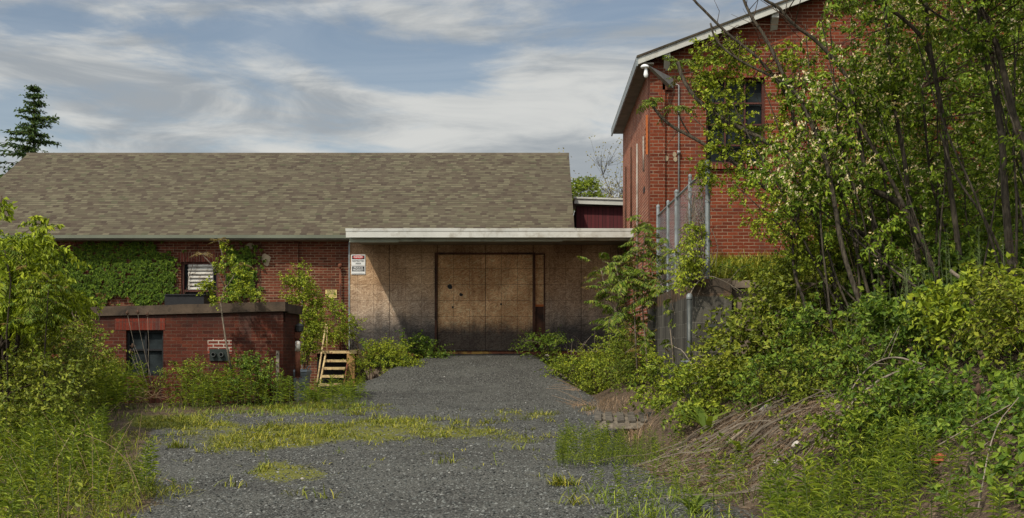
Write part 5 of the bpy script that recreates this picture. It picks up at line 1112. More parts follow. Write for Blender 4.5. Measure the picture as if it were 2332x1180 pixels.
# ---- brambles on the bank
for lab, x, y, w, h, m_, lf in (('bramble bush hugging the block pier and gate post', 2.75, 17.0, 0.9, .6, 'bramble', 0.075), ('wide red stemmed bramble bush below the wing wall', 3.35, 16.6, 1.4, 1.0, 'bramble', 0.083), ('bramble bush under the end of the wing wall slabs', 3.95, 16.9, 1.5, 1.05, 'bramble', 0.083), ('bramble bush hanging over the bare litter bank', 3.0, 15.9, 1.4, 0.5, 'bramble', 0.075),
                                ('leafy bush at the foot of the flowering thicket', 4.9, 16.0, 1.6, 0.45, 'nettle', 0.098), ('dark nettle clump on the bank above the dead branches', 3.75, 15.2, 1.3, 0.5, 'nettle', 0.075), ('leafy vine bush on the bank right of the dead branches', 4.3, 13.8, 1.4, 0.36, 'nettle', 0.090), ('broad vine bush below the pale broken branch', 4.7, 12.6, 1.5, 0.42, 'bitter', 0.090),
                                ('bramble with yellow leaves at the far right edge under the trunks', 4.65, 11.6, .9, 0.75, 'bramble', 0.068), ('low weedy bush on the bank foot right of pallet', 2.15, 16.2, 0.9, 0.45, 'weed', 0.075), ('small bush at the fence corner below pier', 1.85, 18.3, 0.6, 0.45, 'weed', 0.075), ('dense bush in the shade between the wing wall and tree stems', 5.3, 17.0, 1.7, 1.3, 'honey', 0.090)):
    shrub('bank_bush', lab, 'bush', x, y, w, h, mat=m_, leaf=lf, wid=lf * .58, dens=.95, lift=.02, spr=.34, ldroop=.1)
for lab, px, py, w, h, m_, lf in (('low nettle clump at the upper lip of the litter bank, left of the dead branches', 1770, 912, 1.0, .42, 'nettle', .06), ('low leafy clump overhanging the litter near the dark dead branch', 1870, 890, 1.0, .42, 'bramble', .065), ('green clump above the dead branch pile tips', 1975, 868, .9, .35, 'nettle', .06), ('bright leafy clump at the left end of the litter bank', 1610, 925, .8, .4, 'bitter', .06), ('fine leaved green clump between the litter and right goldenrods', 1985, 1035, .9, .4, 'weed', .06), ('broad clump of leaves right of the litter by the brick lump', 2060, 1000, 1.0, .4, 'nettle', .07)):
    q = hit(px, py); shrub('bank_bush', lab, 'bush', q[0], q[1], w, h, mat=m_, leaf=lf, wid=lf * .55, dens=1.3, lift=.0, spr=.28, ldroop=.1, stems=3)
for lab, x, y, w, h in (('dark background shrub behind the flowering thicket, beside the tall brick wall', 6.6, 20.5, 3.0, 3.4), ('deep shade shrub filling the back of the thicket at the right edge', 8.3, 20.0, 2.6, 4.2), ('low shade shrub on the upper ground behind the wing wall', 5.0, 20.8, 1.8, 1.4), ('tall shade shrub reaching the top right corner behind the trunks', 7.6, 22.2, 3.2, 5.8)):
    shrub('shade_shrub', lab, 'shrub', x, y, w, h, mat='honey', leaf=.08, wid=.045, dens=1.5, spr=.4, fprob=.03)

# ---- flowering thicket: every stem traced to its own tree
TH = [  # label, stems [(points top to foot, Y top, Y foot, radius at the foot)], flowering
 ('smooth grey straight trunk, rightmost tall one reaching the top edge', [([(2223, -60), (2227, 0), (2241, 125), (2262, 196), (2276, 267), (2284, 338), (2287, 420), (2291, 471), (2298, 560), (2308, 631), (2316, 667)], 14.6, 14.4, .052)], 1),
 ('trunk curving out through the right edge at the top', [([(2205, -60), (2220, 0), (2255, 53), (2276, 125), (2294, 199), (2309, 270), (2334, 330), (2350, 480), (2365, 640)], 14.0, 13.8, .05)], 1),
 ('slim dark trunk with a forked top, centre of the flowering thicket', [([(2107, -60), (2109, 10), (2116, 100), (2127, 160), (2141, 231), (2152, 302), (2159, 391), (2173, 489), (2184, 578), (2191, 649)], 15.6, 15.4, .038), ([(1975, -30), (1988, 0), (2034, 25), (2074, 57), (2106, 92), (2122, 140)], 15.4, 15.6, .03)], 1),
 ('dark upright trunk just left of the forked one', [([(2008, -60), (2013, 0), (2020, 71), (2027, 160), (2041, 267), (2059, 356), (2066, 420), (2074, 471), (2088, 560), (2098, 649), (2102, 702)], 15.9, 15.7, .036)], 1),
 ('thick leaning stem with a long limb arching left over the window', [([(1544, 142), (1551, 171), (1572, 210), (1608, 246), (1643, 270), (1693, 295), (1729, 313), (1764, 335), (1793, 349), (1825, 380), (1853, 404), (1910, 421), (1981, 432), (2027, 450), (2060, 475), (2091, 532), (2120, 599), (2141, 670), (2155, 720)], 17.2, 15.2, .044), ([(1889, 213), (1931, 242), (1960, 285), (1981, 327), (2006, 363), (2034, 420), (2060, 475)], 15.6, 15.5, .028)], 1),
 ('long low limb stretching left to a tuft beside the brick corner', [([(1483, 235), (1501, 263), (1529, 288), (1572, 310), (1608, 331), (1643, 352), (1672, 370), (1700, 391), (1729, 420), (1768, 443), (1814, 475), (1867, 503), (1917, 514), (1960, 528), (2010, 571), (2052, 613), (2088, 681)], 17.6, 15.9, .036), ([(1540, 246), (1554, 281), (1575, 312)], 17.5, 17.4, .012)], 0),
 ('crooked stem crossing the roof line with a bare forked tip', [([(1568, -30), (1579, 0), (1601, 21), (1629, 50), (1658, 78), (1686, 100), (1722, 128), (1754, 164), (1782, 199), (1803, 242), (1811, 300), (1835, 436), (1864, 507), (1885, 578), (1899, 649), (1924, 720)], 16.6, 16.2, .028)], 0),
 ('reddish thin stem rising before the gable bricks', [([(1618, 53), (1626, 85), (1650, 114), (1686, 139), (1722, 157), (1757, 174), (1789, 189), (1821, 228), (1853, 274), (1885, 350), (1920, 450), (1950, 570), (1985, 690)], 16.4, 15.8, .022)], 0),
 ('grey stem leaning left across the rake board', [([(1680, -50), (1693, 0), (1711, 39), (1739, 78), (1761, 121), (1779, 160), (1796, 192), (1828, 231), (1850, 290), (1880, 360), (1899, 450), (1915, 560), (1953, 678), (1995, 774)], 16.0, 14.9, .03)], 1),
 ('stem bending right from the roof edge into the blossoms', [([(1705, -40), (1739, 0), (1771, 14), (1789, 36), (1811, 60), (1860, 92), (1913, 153), (1935, 185), (1945, 228), (1960, 330), (1975, 420), (1990, 520), (2012, 640)], 15.8, 15.9, .032)], 1),
 ('leaning trunk in the lower thicket beside the wing wall', [([(1835, 436), (1821, 478), (1803, 560), (1810, 631), (1832, 685), (1846, 756)], 16.4, 15.7, .024)], 0),
 ('shaded twin stem in the dark heart of the thicket', [([(2100, 200), (2116, 400), (2141, 489), (2159, 560), (2166, 631)], 16.4, 16.2, .026), ([(2010, 380), (2024, 492), (2031, 560), (2045, 631), (2059, 702)], 16.3, 16.0, .022)], 1),
 ('thin slanted stem meeting the smooth grey trunk at its foot', [([(2140, 300), (2173, 400), (2230, 478), (2266, 542), (2291, 613), (2300, 660)], 14.9, 14.6, .02), ([(2102, 10), (2152, 46), (2212, 75), (2259, 121)], 14.7, 14.6, .02), ([(2184, 0), (2205, 53), (2230, 89), (2262, 140)], 14.9, 14.6, .02)], 1),
]
def p3(pts, Ya, Yb):
    k = len(pts); ln = np.concatenate([[0], np.cumsum([math.hypot(pts[i + 1][0] - pts[i][0], pts[i + 1][1] - pts[i][1]) for i in range(k - 1)])]); ln /= ln[-1]
    return np.array([P(a, b, Ya + (Yb - Ya) * t_) for (a, b), t_ in zip(pts, ln)])
def smooth(p, m_=3):
    for _ in range(2):
        q = np.empty((len(p) * 2 - 2 + 2, 3)); q[0] = p[0]; q[-1] = p[-1]; q[1:-1:2] = p[:-1] * .75 + p[1:] * .25; q[2:-1:2] = p[:-1] * .25 + p[1:] * .75; p = q
    return p
trees = []
for lab, stems, fl_ in TH:
    tr = dict(label=lab, gt=G(), gl=G(), gf=G(), gb=G(), pts=[], fl=fl_)
    for k, (pts, Ya, Yb, r_) in enumerate(stems):
        q = p3(pts, Ya, Yb)
        if k == 0 or pts[-1][1] > 560:
            gz_ = H(q[-1][0], q[-1][1])
            if q[-1][2] > gz_: q = np.vstack([q, [q[-1][0] + .03, q[-1][1], gz_ - .12]])
        q = smooth(q); tr['gt'].tube(q, r_ * np.linspace(.55, 1.05, len(q)), 8); tr['pts'].append(q)
    tr['base'] = tr['pts'][0][-1]; tr['all'] = np.vstack(tr['pts']); trees.append(tr)
allp = np.vstack([t_['all'] for t_ in trees]); own = np.concatenate([[i] * len(t_['all']) for i, t_ in enumerate(trees)])
def dress(poly, n_, Y0, Y1, per, kind, fprob=.0, spread=.2, only=None):
    c = poly_px(poly, n_, Y0, Y1)
    dist = np.linalg.norm((c[:, None] - allp[None]) * [1, .6, 1], axis=2)
    if only is not None: dist = dist + np.where(np.isin(own, only), 0, 50)[None]
    ni = dist.argmin(1)
    for ti in np.unique(own[ni]):
        sel = own[ni] == ti; tr = trees[ti]; cc = c[sel]; a = allp[ni[sel]]
        mid = (a + cc) / 2 + UP * .08 + rng.normal(0, .06, cc.shape)
        twigs(tr['gb'], np.stack([a, mid, cc], 1), .008, .003)
        p = (cc[:, None] + ball(len(cc) * per, (spread, spread, spread * .8), .1).reshape(len(cc), per, 3)).reshape(-1, 3)
        if kind == 'honey': sprays(tr['gl'], tr['gb'], p, rng.normal(0, .7, p.shape) + [-.25, -.25, .25], rng.uniform(.18, .42, len(p)), 7, .082, .038, .45, .6, .003, 2, 0, 0, tr['gf'], fprob)
        else: sprays(tr['gl'], tr['gb'], p, rng.normal(0, .8, p.shape) + UP * .2, rng.uniform(.10, .26, len(p)), 6, .05, .040, .25, .2, .0025, 2, 1)
HON = [(1830, 260), (1850, 150), (1880, 60), (1900, -20), (2400, -20), (2400, 520), (2250, 450), (2050, 440), (1900, 440), (1800, 450), (1720, 400), (1720, 360), (1780, 330)]
dress(HON, 165, 15.4, 17.8, 6, 'honey', .19)
dress([(1850, -320), (2600, -320), (2600, -20), (1880, -20)], 110, 13.8, 17.0, 7, 'honey', .05, .3)
dress([(1930, -420), (2700, -420), (2700, -45), (1960, -45)], 130, 11.6, 14.4, 7, 'honey', .03, .3)  # leaf canopy above the view, added in front to shade the thicket
dress([(2200, -20), (2400, -20), (2400, 480), (2330, 460), (2230, 200)], 22, 13.6, 14.6, 6, 'honey', .09)
dress([(1690, 400), (1760, 320), (1900, 300), (2000, 400), (1950, 480), (1820, 480)], 34, 15.0, 16.6, 6, 'honey', .24)
dress([(1780, 220), (1830, 110), (1950, 60), (2100, 150), (2000, 300), (1850, 330)], 28, 15.2, 16.6, 6, 'honey', .20)
dress([(1900, 500), (2100, 500), (2350, 560), (2350, 640), (2250, 600), (2000, 620), (1900, 600)], 26, 15.2, 17.4, 6, 'honey', .03)
light = [4, 5, 6, 7, 8]
dress([(1590, 110), (1630, 75), (1690, 90), (1725, 115), (1735, 165), (1690, 200), (1590, 200), (1580, 150)], 34, 16.4, 17.4, 6, 'bitter', only=light, spread=.15)
dress([(1590, 200), (1690, 200), (1700, 290), (1740, 340), (1690, 400), (1630, 400), (1600, 350), (1615, 300)], 34, 16.4, 17.4, 6, 'bitter', only=light, spread=.15)
dress([(1640, 390), (1720, 420), (1800, 480), (1950, 560), (1900, 620), (1760, 600), (1700, 520), (1660, 460)], 48, 15.6, 17.2, 6, 'bitter', only=light + [10], spread=.17)
dress([(1760, 100), (1830, 90), (1840, 300), (1770, 320)], 18, 16, 17, 6, 'bitter', only=light, spread=.14)
for ti, (qx, qy), k in ((5, (1483, 233), 11), (4, (1545, 140), 11), (5, (1541, 244), 9), (4, (1556, 178), 5), (2, (2150, 70), 9), (0, (2240, 75), 8), (8, (1940, 12), 8), (4, (1725, 290), 6)):
    tr = trees[ti]; Y = 17.4 if qx < 1800 else 14.6; a = rng.uniform(0, 6.28, k); compound(tr['gl'], tr['gb'], np.tile(P(qx, qy, Y), (k, 1)), np.stack([np.cos(a), np.sin(a), rng.uniform(.0, .8, k)], -1), rng.uniform(.16, .32, k), 7, .075, .022, .5, 2)
for tr in trees:      # thin upright suckers from the same root, and fine side twigs
    b0 = tr['pts'][0][-1]; t0_ = tr['all'][tr['all'][:, 2].argmax()]
    for k in range(2):
        f_ = rng.uniform(.55, 1.1); a_ = np.array([b0[0] + rng.normal(0, .25), b0[1] + rng.normal(0, .3), 0]); a_[2] = H(a_[0], a_[1]) - .1
        e_ = b0 + (t0_ - b0) * f_ * [1, 1, 1] + rng.normal(0, .4, 3) * [1, .5, .2]
        if topx(e_)[0] < 1780 and e_[2] > 5: e_[0] = b0[0] + rng.normal(0, .4)
        q_ = smooth(stem_path(a_, e_, 6, .05, .0)); tr['gt'].tube(q_, np.linspace(.019, .006, len(q_)) * rng.uniform(.5, 1.1), 6)

    q = tr['all'][rng.integers(0, len(tr['all']), 16)]; e = q + rng.normal(0, .28, q.shape) + UP * .22; twigs(tr['gb'], np.stack([q, (q + e) / 2 + rng.normal(0, .05, q.shape), e], 1), .007, .002)
    fl_ = tr['gf'].nv > 300
    veg('honeysuckle_tree' if fl_ else 'thicket_tree', tr['label'], 'tree', tr['base'], [('trunk', tr['gt'], L['bark']), ('branches', tr['gb'], L['twig']), ('crown', tr['gl'], [L['honey'], L['bitter'], L['sumac']]), ('blossoms', tr['gf'], L['flower'])], 'trees of the flowering thicket')

# ---- vines on the fence
gl, gt = G(), G()
c, p = fill([(1585, 500), (1600, 520), (1606, 560), (1600, 610), (1585, 640), (1550, 640), (1556, 590), (1575, 560), (1570, 520)], 34, 17.6, 18.2, 6, .10)
compound(gl, gt, p, rng.normal(0, .6, p.shape) + [-.2, -.4, .1], rng.uniform(.12, .2, len(p)), 4, .06, .026, .6)
c, p = fill([(1585, 380), (1605, 330), (1618, 380), (1610, 440), (1590, 420)], 10, 17.7, 18.2, 6, .08); sprays(gl, gt, p, rng.normal(0, .8, p.shape), rng.uniform(.1, .2, len(p)), 5, .05, .04, .3, .2, .003)
gt.tube(stem_path(P(1600, 660, 17.8), P(1590, 500, 17.9), 6, .1), .008, 5)
veg('fence_vine', 'bright green vine cascading over the corner of the chain link fence', 'vine', P(1600, 640, 17.9), [('stems', gt, L['twig']), ('leaves', gl, L['bitter'])])
g = G()
a = np.stack([np.full(240, fx) + rng.normal(0, .05, 240), rng.uniform(18.0, 20.2, 240), rng.uniform(2.5, 3.9, 240)], -1); b = a + np.stack([rng.normal(0, .05, 240), rng.normal(0, .3, 240), rng.normal(-.25, .4, 240)], -1); b[:, 2] = np.clip(b[:, 2], 2.45, 4.2)
twigs(g, np.stack([a, (a + b) / 2 + rng.normal(0, .06, a.shape), b], 1), .006, .003)
tag(g.build('dead_vine', L['stick']), 'tangle of dry grey dead vine woven through the near end of the fence', 'dead vine')

# ---- spruce and far trees behind the roofs
def spruce(x, y, zt, zb, rad, label):
    gl, gt = G(), G(); gt.tube(np.array([[x, y, 0.2], [x, y, zt]]), np.array([.22, .02]), 8); hh = zt - zb
    S, D, Ls = [], [], []
    for z in np.arange(zb, zt - .1, .30):
        f = (zt - z) / hh; k = rng.integers(7, 11)
        for q in range(k):
            a = rng.uniform(0, 6.283); ln = (0.04 + rad * f ** 1.0) * rng.uniform(.5, 1.15); S.append((x, y, z + rng.normal(0, .04))); D.append((math.cos(a), math.sin(a), .42 - .45 * f)); Ls.append(ln)
    S, D, Ls = np.array(S), np.array(D), np.array(Ls); pts = curve_pts(S, unit(D), Ls, 5, np.full(len(S), .18)); pts[:, -1, 2] += .06 * Ls; twigs(gt, pts, .03, .008)
    for t0 in np.linspace(.12, 1, 13):
        q = S + unit(D) * Ls[:, None] * t0 - UP * (.18 * Ls * t0 ** 2)[:, None]
        for _ in range(3):
            m_ = len(q); d0 = unit(D) * .7 + rng.normal(0, .42, (m_, 3)) * [1, 1, .5] - UP * .3
            leafs(gl, q + rng.normal(0, .08, q.shape) * [1, 1, .35], d0, rng.normal(0, 1, (m_, 3)) + UP, rng.uniform(.12, .28, m_) * np.clip(.35 + Ls * .5, .4, 1), rng.uniform(.04, .08, m_), 0, .5, .2)
    return veg('spruce_tree', label, 'tree', (x, y, .3), [('trunk', gt, L['bark_dark']), ('crown', gl, L['spruce'])])
spruce(PX(78, 50), 50, PZ(193, 50), 5.0, 3.7, 'dark spruce standing behind the left end of the shingle roof')
def bare_tree(x, y, zt, spread, label, leafy, lab2='tree', nm='spring_tree'):
    gl, gt = G(), G(); z0 = .4; base = np.array([x, y, z0]); fork = base + UP * (zt - z0) * .35; gt.tube(stem_path(base, fork, 5, .05), np.linspace(.16, .11, 5), 7)
    tips = []
    for k in range(9):
        e = fork + np.array([rng.normal(0, spread * .5), rng.normal(0, spread * .5), (zt - fork[2]) * rng.uniform(.5, 1.0)]); pa = stem_path(fork, e, 6, .15, .05); gt.tube(pa, np.linspace(.07, .012, 6), 5)
        for j in range(10):
            s_ = pa[rng.integers(2, 6)]; e2 = s_ + np.array([rng.normal(0, .5), rng.normal(0, .5), rng.uniform(.1, .9)]); tips.append((s_, e2))
    A = np.array([q[0] for q in tips]); B = np.array([q[1] for q in tips]); twigs(gt, np.stack([A, (A + B) / 2 + rng.normal(0, .08, A.shape), B], 1), .02, .006)
    q = np.repeat(B, 5, 0) + rng.normal(0, .2, (len(B) * 5, 3)); e3 = q + rng.normal(0, .25, q.shape) + UP * .15; twigs(gt, np.stack([np.repeat((A + B) / 2, 5, 0), q, e3], 1), .008, .004)
    p = np.repeat(e3, leafy, 0); p = p + rng.normal(0, .16, p.shape); leafs(gl, p, rng.normal(0, 1, p.shape), rng.normal(0, 1, p.shape) + UP, .11, .07)
    return veg(nm, label, lab2, base, [('trunk', gt, L['bark']), ('crown', gl, L['spring'])])
bare_tree(PX(1395, 58), 58, PZ(368, 58), 2.2, 'thin spring tree with pale yellow leaves behind the red shed, beside the brick building', 3)
bare_tree(PX(1335, 64), 64, PZ(388, 64), 2.0, 'nearly bare grey spring tree behind the roof end', 1)
bare_tree(PX(1450, 62), 62, PZ(330, 62), 1.8, 'spring tree mostly hidden behind the tall brick building corner', 3)
shrub('far_bush', 'small rounded green bush above the red shed roof', 'bush', PX(1330, 52), 52, 1.1, 1.0, mat='weed', z=PZ(455, 52) - .3, leaf=.09, wid=.05, dens=1.6)
# ================================================================== ground cover, weeds and small things
def stuff(name, g, mats): return tag(g.build(name, mats), kind='stuff')
# weeds by the outbuilding
g = G(); p = scatter([(300, 905), (380, 880), (640, 880), (640, 915), (560, 935), (420, 935), (380, 915), (300, 940)], 34, 22.5, 25.6); weeds(g, p, rng.uniform(.4, .85, len(p)))
p = scatter([(180, 930), (200, 880), (300, 880), (310, 930), (240, 960)], 30, 20, 25.5); weeds(g, p, rng.uniform(.5, .95, len(p)))
p = scatter([(600, 925), (720, 915), (830, 895), (830, 935), (600, 945)], 18, 23.5, 29); weeds(g, p, rng.uniform(.25, .55, len(p)))
tufts(g, scatter([(280, 960), (300, 930), (640, 915), (830, 905), (830, 945), (600, 950), (420, 945)], 10, 21, 28), 9, .14, .010, .1, mi=0)
stuff('weeds', g, [L['weed'], L['stalk']])
# tall weeds at the near left
g = G(); NEAR = [(-40, 975), (120, 960), (220, 970), (255, 1010), (240, 1050), (270, 1085), (370, 1118), (380, 1132), (310, 1150), (270, 1190), (220, 1300), (-300, 1400), (-300, 960)]
p = scatter(NEAR, 30, 8, 19); weeds(g, p, rng.uniform(.22, .62, len(p)) * np.interp(p[:, 1], [8, 14, 19], [.9, .95, .85]), leaf=.085, wid=.016)
tufts(g, scatter(NEAR, 26, 8, 19), 10, .26, .007, .12, mi=2)
p = scatter(NEAR, 9, 8, 19); S = p + UP * .05; sprays(g, g, S, rng.normal(0, .5, S.shape) + UP * .8, rng.uniform(.22, .5, len(S)), 8, .075, .038, .3, .1, .003, 2, 3, 1)
p = scatter([(200, 960), (310, 950), (330, 1010), (310, 1060), (345, 1090), (425, 1118), (425, 1132), (330, 1152), (230, 1150)], 26, 9, 19); tufts(g, p, 9, .13, .008, .08, (.2, .8), 2); weeds(g, p[::3], rng.uniform(.10, .26, len(p[::3])), 0, 1, .07, .014, 16, .25)
stuff('weeds', g, [L['weed'], L['stalk'], L['grass'], L['bramble']])
# dry stalks standing in the near left weeds
g = G(); p = scatter(NEAR, 6, 8.5, 19); m_ = len(p); d0 = unit(UP + rng.normal(0, .45, (m_, 3)) * [1, 1, 0]); twigs(g, curve_pts(p, d0, rng.uniform(.4, .95, m_), 5, rng.uniform(0, .35, m_)), .0026, .0012)
stuff('dry_stalks', g, L['straw'])
# grass and moss patches on the gravel
g = G(); n_ = 60000; x = rng.uniform(-6.5, 1.5, n_); y = rng.uniform(13, 28, n_); z = hgt(x, y); q = np.stack([x, y, z], -1); a, b = topx(q)
mm = moss_at(a, b) * ss(.38, .60, fbm(x * 1.9, y * 1.1, 88, 4)); q = q[rng.random(n_) < mm * .8]
tufts(g, q[rng.random(len(q)) < .5], 6, .05, .008, .05, (.3, .9)); tall = q[rng.random(len(q)) < .13]; tufts(g, tall, 9, .13, .010, .05, (.2, .7))
for px, py, k in ((1112, 965, 16), (1000, 958, 8), (860, 950, 10), (1185, 1025, 8), (1020, 1055, 9), (1040, 965, 10), (1240, 945, 12), (1285, 1105, 40), (1250, 960, 8), (405, 1020, 30), (530, 1110, 8), (1190, 1000, 8), (1150, 960, 6), (672, 1128, 5), (740, 1135, 4), (820, 945, 12), (1345, 935, 20), (1310, 1150, 14)):
    c0 = hit(px, py); tufts(g, np.repeat(c0[None], max(2, k // 3), 0), 9, .17, .011, .07, (.1, .7))
p = scatter([(300, 990), (440, 950), (700, 925), (1260, 940), (1330, 1000), (1260, 1110), (900, 1060), (420, 1080)], 1.6, 12, 27); tufts(g, p, 7, .10, .009, .05, (.2, .8)); weeds(g, p[::3], rng.uniform(.06, .16, len(p[::3])), 1, 1, .06, .014, 12, .3)
stuff('grass', g, [L['grass'], L['weed']])
# weeds on the right of the gravel
g = G(); p = scatter([(1265, 1055), (1290, 1025), (1420, 1030), (1480, 1030), (1560, 1030), (1560, 1060), (1400, 1070), (1275, 1070)], 62, 12.0, 20); weeds(g, p, rng.uniform(.18, .38, len(p)), leaf=.07, wid=.012)
tufts(g, scatter([(1265, 1055), (1330, 1025), (1560, 1025), (1600, 1055), (1450, 1065)], 30, 12.0, 20), 14, .15, .006, .12)
p = scatter([(1310, 1120), (1420, 1090), (1560, 1060), (1800, 1075), (1820, 1180), (1800, 1260), (1500, 1260), (1420, 1190), (1330, 1160)], 9, 9, 15); weeds(g, p, rng.uniform(.2, .45, len(p)), leaf=.085, wid=.014)
tufts(g, scatter([(1320, 1120), (1560, 1060), (1800, 1075), (1820, 1260), (1440, 1260)], 11, 9, 15), 10, .2, .009, .1)
p = scatter([(1480, 960), (1560, 900), (1600, 960), (1560, 1000), (1500, 1000)], 36, 14, 21); weeds(g, p, rng.uniform(.2, .4, len(p)), leaf=.07)
stuff('weeds', g, [L['weed'], L['stalk']])
# goldenrod and nettles over the near right bank
g = G(); NR = [(1790, 1150), (1880, 1105), (2000, 1085), (2100, 1065), (2400, 1045), (2600, 1500), (1750, 1500), (1780, 1180)]
p = scatter(NR, 48, 7, 13); weeds(g, p, rng.uniform(.24, .52, len(p)), leaf=.092, wid=.015)
p = scatter([(1850, 1090), (1990, 960), (2100, 880), (2400, 840), (2400, 1040), (2100, 1070)], 26, 9, 16); weeds(g, p, rng.uniform(.10, .28, len(p)), 2, 1, .065, .030, 20, .2)
stuff('weeds', g, [L['weed'], L['stalk'], L['nettle']])
# vine and nettle cover over the rest of the bank
g = G()
for poly, dn, y0, y1, mi, lf in (([(1990, 900), (2080, 780), (2200, 720), (2420, 700), (2420, 960), (2120, 960)], 34, 10, 17, 0, .09), ([(1640, 900), (1700, 800), (1950, 760), (2100, 720), (2150, 790), (2000, 870), (1800, 900)], 38, 13, 17.8, 1, .07), ([(1550, 960), (1600, 860), (1720, 880), (1640, 960)], 26, 13.5, 18, 1, .07), ([(1900, 1000), (2100, 930), (2420, 880), (2480, 1200), (1950, 1130)], 55, 8.0, 14, 0, .075), ([(1560, 1020), (1700, 930), (1900, 900), (2000, 880), (1850, 1080), (1700, 1110)], 9, 11, 16.5, 1, .06), ([(1800, 1110), (1900, 1060), (2000, 980), (2040, 1080), (1850, 1130)], 14, 9, 14, 0, .065)):
    p = scatter(poly, dn, y0, y1); S = p + UP * rng.uniform(.0, .12, len(p))[:, None]; sprays(g, g, S, rng.normal(0, .8, S.shape) * [1, 1, .3] + UP * .55, rng.uniform(.15, .4, len(S)), 6, lf, lf * .6, .3, .05, .003, 2, mi, 2)
stuff('undergrowth', g, [L['nettle'], L['bramble'], L['twig']])
# grass on the upper ground behind the fence
g = G(); x = rng.uniform(2.6, 9, 2600); y = rng.uniform(18.6, 25.2, 2600); tufts(g, np.stack([x, y, hgt(x, y)], -1), 7, .34, .012, .1, (.1, .6))
x = rng.uniform(2.6, 6, 260); y = rng.uniform(18.7, 20.5, 260); S = np.stack([x, y, hgt(x, y)], -1); sprays(g, g, S, rng.normal(0, .5, S.shape) + UP * .8, rng.uniform(.3, .6, len(S)), 8, .05, .03, .3, .1, .003, 2, 1, 2)
stuff('grass', g, [L['grass'], L['nettle'], L['twig']])
# brown litter on the bank: twigs, needles, dead leaves
g = G(); LP = [(1480, 1080), (1560, 985), (1650, 930), (1800, 900), (2000, 850), (2150, 850), (2100, 960), (1960, 1000), (1830, 1080), (1760, 1110), (1600, 1120)]
p = scatter(LP, 620, 9.5, 17.5, True); m_ = len(p); a = rng.uniform(0, 6.28, m_); d0 = np.stack([np.cos(a), np.sin(a), rng.normal(0, .15, m_)], -1); ln = rng.uniform(.06, .3, m_); e = p + d0 * ln[:, None]; e[:, 2] = hgt(e[:, 0], e[:, 1]) + rng.uniform(0, .04, m_); s0 = p + UP * .01
twigs(g, np.stack([s0, (s0 + e) / 2 + UP * .012, e], 1), .0035, .002)
p = scatter(LP, 260, 9.5, 17.5, True); leafs(g, p + UP * .012, rng.normal(0, 1, p.shape) * [1, 1, .25], rng.normal(0, .4, p.shape) + UP, .06, .035)
p = scatter([(1560, 1180), (1740, 1090), (1900, 1140), (1850, 1220), (1700, 1240)], 150, 8.5, 13, True); leafs(g, p + UP * .01, rng.normal(0, 1, p.shape) * [1, 1, .2], rng.normal(0, .4, p.shape) + UP, .07, .012)
stuff('bank_litter', g, [L['litter']])
# loose brush lying down the bank: long dry sticks combed downhill
g = G(); p = scatter([(1560, 1010), (1660, 935), (1960, 870), (2110, 865), (2060, 960), (1830, 1090), (1640, 1080)], 20, 10, 17.5, True); m_ = len(p); d0 = unit(np.stack([rng.normal(-.8, .25, m_), rng.normal(-.35, .35, m_), np.zeros(m_)], -1)); ln = rng.uniform(.5, 1.5, m_)
s_ = np.linspace(0, 1, 6)[None, :, None]; q = p[:, None] + d0[:, None] * ln[:, None, None] * s_ + rng.normal(0, .025, (m_, 6, 3)); arch = np.sin(np.pi * s_[..., 0]) * rng.uniform(.01, .14, m_)[:, None]
q[..., 2] = hgt(q[..., 0], q[..., 1]) + .02 + arch; twigs(g, q, rng.uniform(.004, .013, m_), .003)
stuff('loose_brush', g, [L['stick']])
g = G(); q = scatter([(1500, 1080), (1560, 985), (1800, 900), (2100, 850), (2100, 960), (1830, 1090), (1600, 1130)], 30, 9.5, 17.5, True); n2 = len(q); r2 = rng.uniform(.015, .055, n2); bs = np.array([[1, 0, 0], [-1, 0, 0], [0, 1, 0], [0, -1, 0], [0, 0, .7], [0, 0, -.5]])
V2 = bs[None] * r2[:, None, None] * rng.uniform(.6, 1.3, (n2, 6, 1)) + rng.normal(0, .2, (n2, 6, 3)) * r2[:, None, None] + q[:, None]; F2 = np.array([[0, 2, 4], [2, 1, 4], [1, 3, 4], [3, 0, 4], [2, 0, 5], [1, 2, 5], [3, 1, 5], [0, 3, 5]]); g.tris(V2, (np.arange(n2)[:, None, None] * 6 + F2[None]).reshape(-1, 3)); stuff('soil_clods', g, [m_plain('soil_clod', (.10, .07, .045), .95, .3, 12.0)])
g = G(); p = scatter([(1300, 920), (1480, 905), (1480, 940), (1330, 945)], 26, 21, 28); tufts(g, p, 9, .16, .004, .12)
p = scatter([(1410, 985), (1470, 975), (1480, 1010), (1430, 1010)], 30, 16, 20); tufts(g, p, 14, .26, .005, .1); p = scatter([(640, 930), (480, 930), (470, 945), (640, 950)], 8, 22, 27); tufts(g, p, 8, .15, .004, .15, (.4, .9))
stuff('dry_grass', g, [L['straw']])
# loose gravel
n_ = 30000; y = 8.5 + 23.5 * rng.random(n_) ** 1.25; x = rng.uniform(-1, 1, n_) * (.30 * y) - .8; z = hgt(x, y); sel = (np.interp(y, [8, 15, 18, 33], [2.0, 1.4, 1.2, 1.2]) > x) & (x > np.interp(y, [8, 10.5, 14, 19, 22.5, 26, 33], [-2.6, -3.2, -4.2, -5.4, -5.8, -4.2, -3.2])); x, y, z = x[sel], y[sel], z[sel]; n_ = len(x)
r_ = rng.uniform(.007, .018, n_) * rng.choice([1, 1, 1, 1.2], n_); base = np.array([[1, 0, 0], [-1, 0, 0], [0, 1, 0], [0, -1, 0], [0, 0, .7], [0, 0, -.5]]); V = base[None] * r_[:, None, None] * rng.uniform(.6, 1.3, (n_, 6, 1)) + rng.normal(0, .15, (n_, 6, 3)) * r_[:, None, None] + np.stack([x, y, z + r_ * .15], -1)[:, None]
